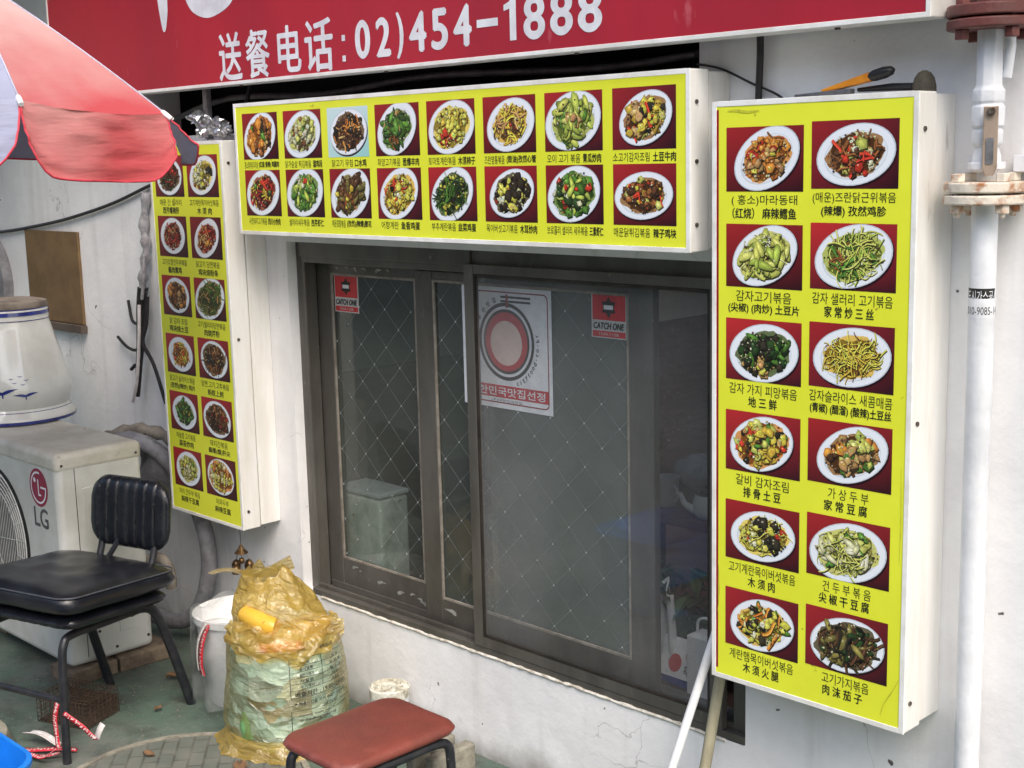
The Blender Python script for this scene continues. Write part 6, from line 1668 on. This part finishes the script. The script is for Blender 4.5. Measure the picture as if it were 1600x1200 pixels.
def teapot(x, y, z):
    t_ = thing('white_teapot', 'small white enamel teapot on the dining table beside the mug', 'teapot')
    MB().lathe([(0.03, z), (0.042, z + 0.012), (0.045, z + 0.04), (0.038, z + 0.065), (0.034, z + 0.07), (0.0001, z + 0.071)], x, y, 28, close=False).build('body', M['white_plastic'], t_, smooth=50)
    MB().tube(catmull([(x - 0.035, y - 0.02, z + 0.02), (x - 0.06, y - 0.035, z + 0.04), (x - 0.07, y - 0.04, z + 0.066), (x - 0.082, y - 0.046, z + 0.070)], 5), [0.012 - 0.0005 * k for k in range(16)], 9).build('spout', M['white_plastic'], t_, smooth=50)
    MB().lathe([(0.035, z + 0.071), (0.02, z + 0.082), (0.006, z + 0.086), (0.008, z + 0.096), (0.0001, z + 0.099)], x, y, 20, close=False).build('lid', M['wire'], t_, smooth=50)
teapot(-2.375, 0.615, TZ + 0.0005)
lm_ = MB()
bm = bmesh.new(); bmesh.ops.create_icosphere(bm, subdivisions=4, radius=1)
lm_.add([(-2.53 + 0.16 * v.co.x * (1 + 0.2 * mn.noise(v.co * 2)), 0.86 + 0.1 * v.co.y, TZ + 0.062 + 0.06 * v.co.z * (1 + 0.35 * mn.noise(v.co * 3))) for v in bm.verts], [tuple(v.index for v in f_.verts) for f_ in bm.faces]); bm.free()
tag(lm_.build('plastic_bag', pm('glossy_white_bag', (196, 196, 198), 0.2, (160, 160, 164), 12, 1, bump=0.4, bscale=14), smooth=70), 'glossy white plastic bag lying on the dining table behind the mug', 'bag')
# leafy pot plant below the table
pp_ = thing('pot_plant', 'dark leafy pot plant below the dining table inside the window', 'plant')
MB().lathe([(0.07, 0.03), (0.10, 0.20), (0.105, 0.205), (0.095, 0.205), (0.07, 0.19), (0.0001, 0.19)], -2.36, 0.46, 24, close=False).build('pot', M['black'], pp_, smooth=50)
lf = MB(); rl = random.Random(21)
for k in range(110):
    a_ = rl.uniform(0, 6.28); r_ = rl.uniform(0.03, 0.19); z = rl.uniform(0.26, 0.55)
    c_ = Vector((-2.36 + r_ * math.cos(a_) * 1.0, 0.44 + r_ * math.sin(a_) * 0.7, z))
    t_ = Vector((math.cos(a_ + rl.uniform(-1, 1)), math.sin(a_ + rl.uniform(-1, 1)), rl.uniform(-0.7, 0.4))).normalized()
    s_ = t_.cross(Vector((0, 0, 1))).normalized(); l_ = rl.uniform(0.04, 0.075)
    lf.add([c_ - t_ * l_, c_ + s_ * l_ * 0.36 + Vector((0, 0, 0.008)), c_ + t_ * l_ - Vector((0, 0, 0.012)), c_ - s_ * l_ * 0.36 + Vector((0, 0, 0.008))], [(0, 1, 2, 3)])
lf.build('leaves', M['leafgreen'], pp_)
sm_ = MB()
for k in range(9):
    a_ = k * 0.7; sm_.tube(catmull([(-2.36, 0.46, 0.19), (-2.36 + 0.05 * math.cos(a_), 0.45 + 0.04 * math.sin(a_), 0.33), (-2.36 + 0.15 * math.cos(a_), 0.44 + 0.1 * math.sin(a_), 0.48)], 4), 0.004, 6)
sm_.build('stems', M['leafgreen'], pp_, smooth=50)
# notice card, white bag and paper behind the pane
nc = thing('notice_card', 'small white notice card with red emblem leaning behind the lower right of the window', 'card')
ncO = Vector((-2.295, 0.285, 0.262)); 
def ncp(x, z): return (ncO.x + x, ncO.y + z * 0.35, ncO.z + z)
MB().add([ncp(0, 0.005), ncp(0.165, 0.0), ncp(0.165, 0.125), ncp(-0.01, 0.125)], [(0, 1, 2, 3)]).build('card', M['ink_white'], nc, thick=0.003)
def nclet(nm, body, x, z, w_, h_, mat, bold=0.0):
    vs, fs = text2d(body, w_, h_, bold)
    mb = MB().add([(ncO.x + x + a, ncO.y + (z + b) * 0.35 - 0.004, ncO.z + z + b) for a, b in vs], fs); mb.build(nm, mat, nc)
nclet('lettering', '백신접종', 0.115, 0.080, 0.075, 0.026, M['ink_red'], 0.03); nclet('lettering', '확인완료', 0.115, 0.047, 0.075, 0.026, M['ink'], 0.03)
MB().add([(ncO.x + 0.045 + 0.022 * math.cos(k * math.pi / 12), ncO.y + (0.06 + 0.024 * math.sin(k * math.pi / 12)) * 0.35 - 0.004, ncO.z + 0.06 + 0.024 * math.sin(k * math.pi / 12)) for k in range(24)], [tuple(range(24))]).build('emblem', M['ink_red'], nc)
MB().add([ncp(0, 0.005), ncp(0.165, 0.0), ncp(0.165, 0.02), ncp(0, 0.022)], [(0, 1, 2, 3)]).build('blue_band', M['blue_glaze'], nc, thick=0.006)
MB().box(-3.3, -1.75, 0.20, 0.36, 0.03, 0.255).build('window_ledge', M['room_wood'], bld)
wp = MB().grid(lambda u, v: (-2.325 + 0.075 * u * (1 - 0.3 * v), 0.33 + 0.02 * math.sin(u * 6), 0.257 + 0.27 * v + 0.02 * math.sin(u * 5) * v), 10, 16)
tag(wp.build('white_bag', M['white_plastic'], smooth=70, thick=0.003), 'white paper bag standing left of the notice card behind the window', 'bag')
tb2 = thing('tissue_box', 'white speckled box standing right of the notice card behind the window', 'box')
MB().box(-2.165, -2.08, 0.245, 0.315, 0.257, 0.44).build('box', M['white_plastic'], tb2, bevel=0.004)
MB().tube(catmull([(-2.155, 0.28, 0.44), (-2.15, 0.28, 0.475), (-2.12, 0.28, 0.485), (-2.09, 0.28, 0.47)], 4), 0.004, 6).build('cord_handle', M['white_plastic'], tb2, smooth=50)
wbx = thing('plastic_crate', 'pale mottled plastic crate standing behind the leftmost window pane', 'crate')
MB().box(-3.535, -3.315, 0.128, 0.25, 0.3265, 0.640).build('body', pm('mottled_pale_plastic', (232, 234, 226), 0.4, (196, 200, 186), 18, 1, spots=((160, 146, 90), 22, 0.68, 0.72)), wbx, bevel=0.012, seg=3)
MB().box(-3.537, -3.313, 0.126, 0.252, 0.643, 0.660).build('lid', M['white_plastic'], wbx, bevel=0.005)
MB().box(-3.57, -3.30, 0.161, 0.36, 0.20, 0.3255).build('window_ledge', M['room_wood'], bld)

# grit and crumbs swept against the wall foot: one uncountable scatter
gt = MB(); rg = random.Random(31)
for k in range(900):
    if k < 520: x, y = rg.uniform(-4.6, -2.2), -abs(rg.gauss(0, 0.035)) - 0.004
    elif k < 760: x, y = rg.gauss(-4.1, 0.2), rg.gauss(-0.55, 0.15)
    else: x, y = rg.uniform(-4.2, -2.4), rg.uniform(-1.2, -0.05)
    if y > -0.003: continue
    s_ = rg.uniform(0.0015, 0.0045)
    a0 = rg.uniform(0, 6.28)
    gt.add([(x + s_ * math.cos(a0 + q) * rg.uniform(0.6, 1.3), y + s_ * math.sin(a0 + q) * rg.uniform(0.6, 1.3), 0.0003) for q in (0, 1.57, 3.14, 4.71)] + [(x, y, s_ * rg.uniform(0.5, 1.1))], [(0, 1, 4), (1, 2, 4), (2, 3, 4), (3, 0, 4), (3, 2, 1, 0)])
o = gt.build('grit', pm('grit', (128, 122, 110), 0.9, (70, 62, 52), 90, 1))
o['kind'] = 'stuff'; o['label'] = 'grey and brown grit scattered along the foot of the wall'; o['category'] = 'grit'
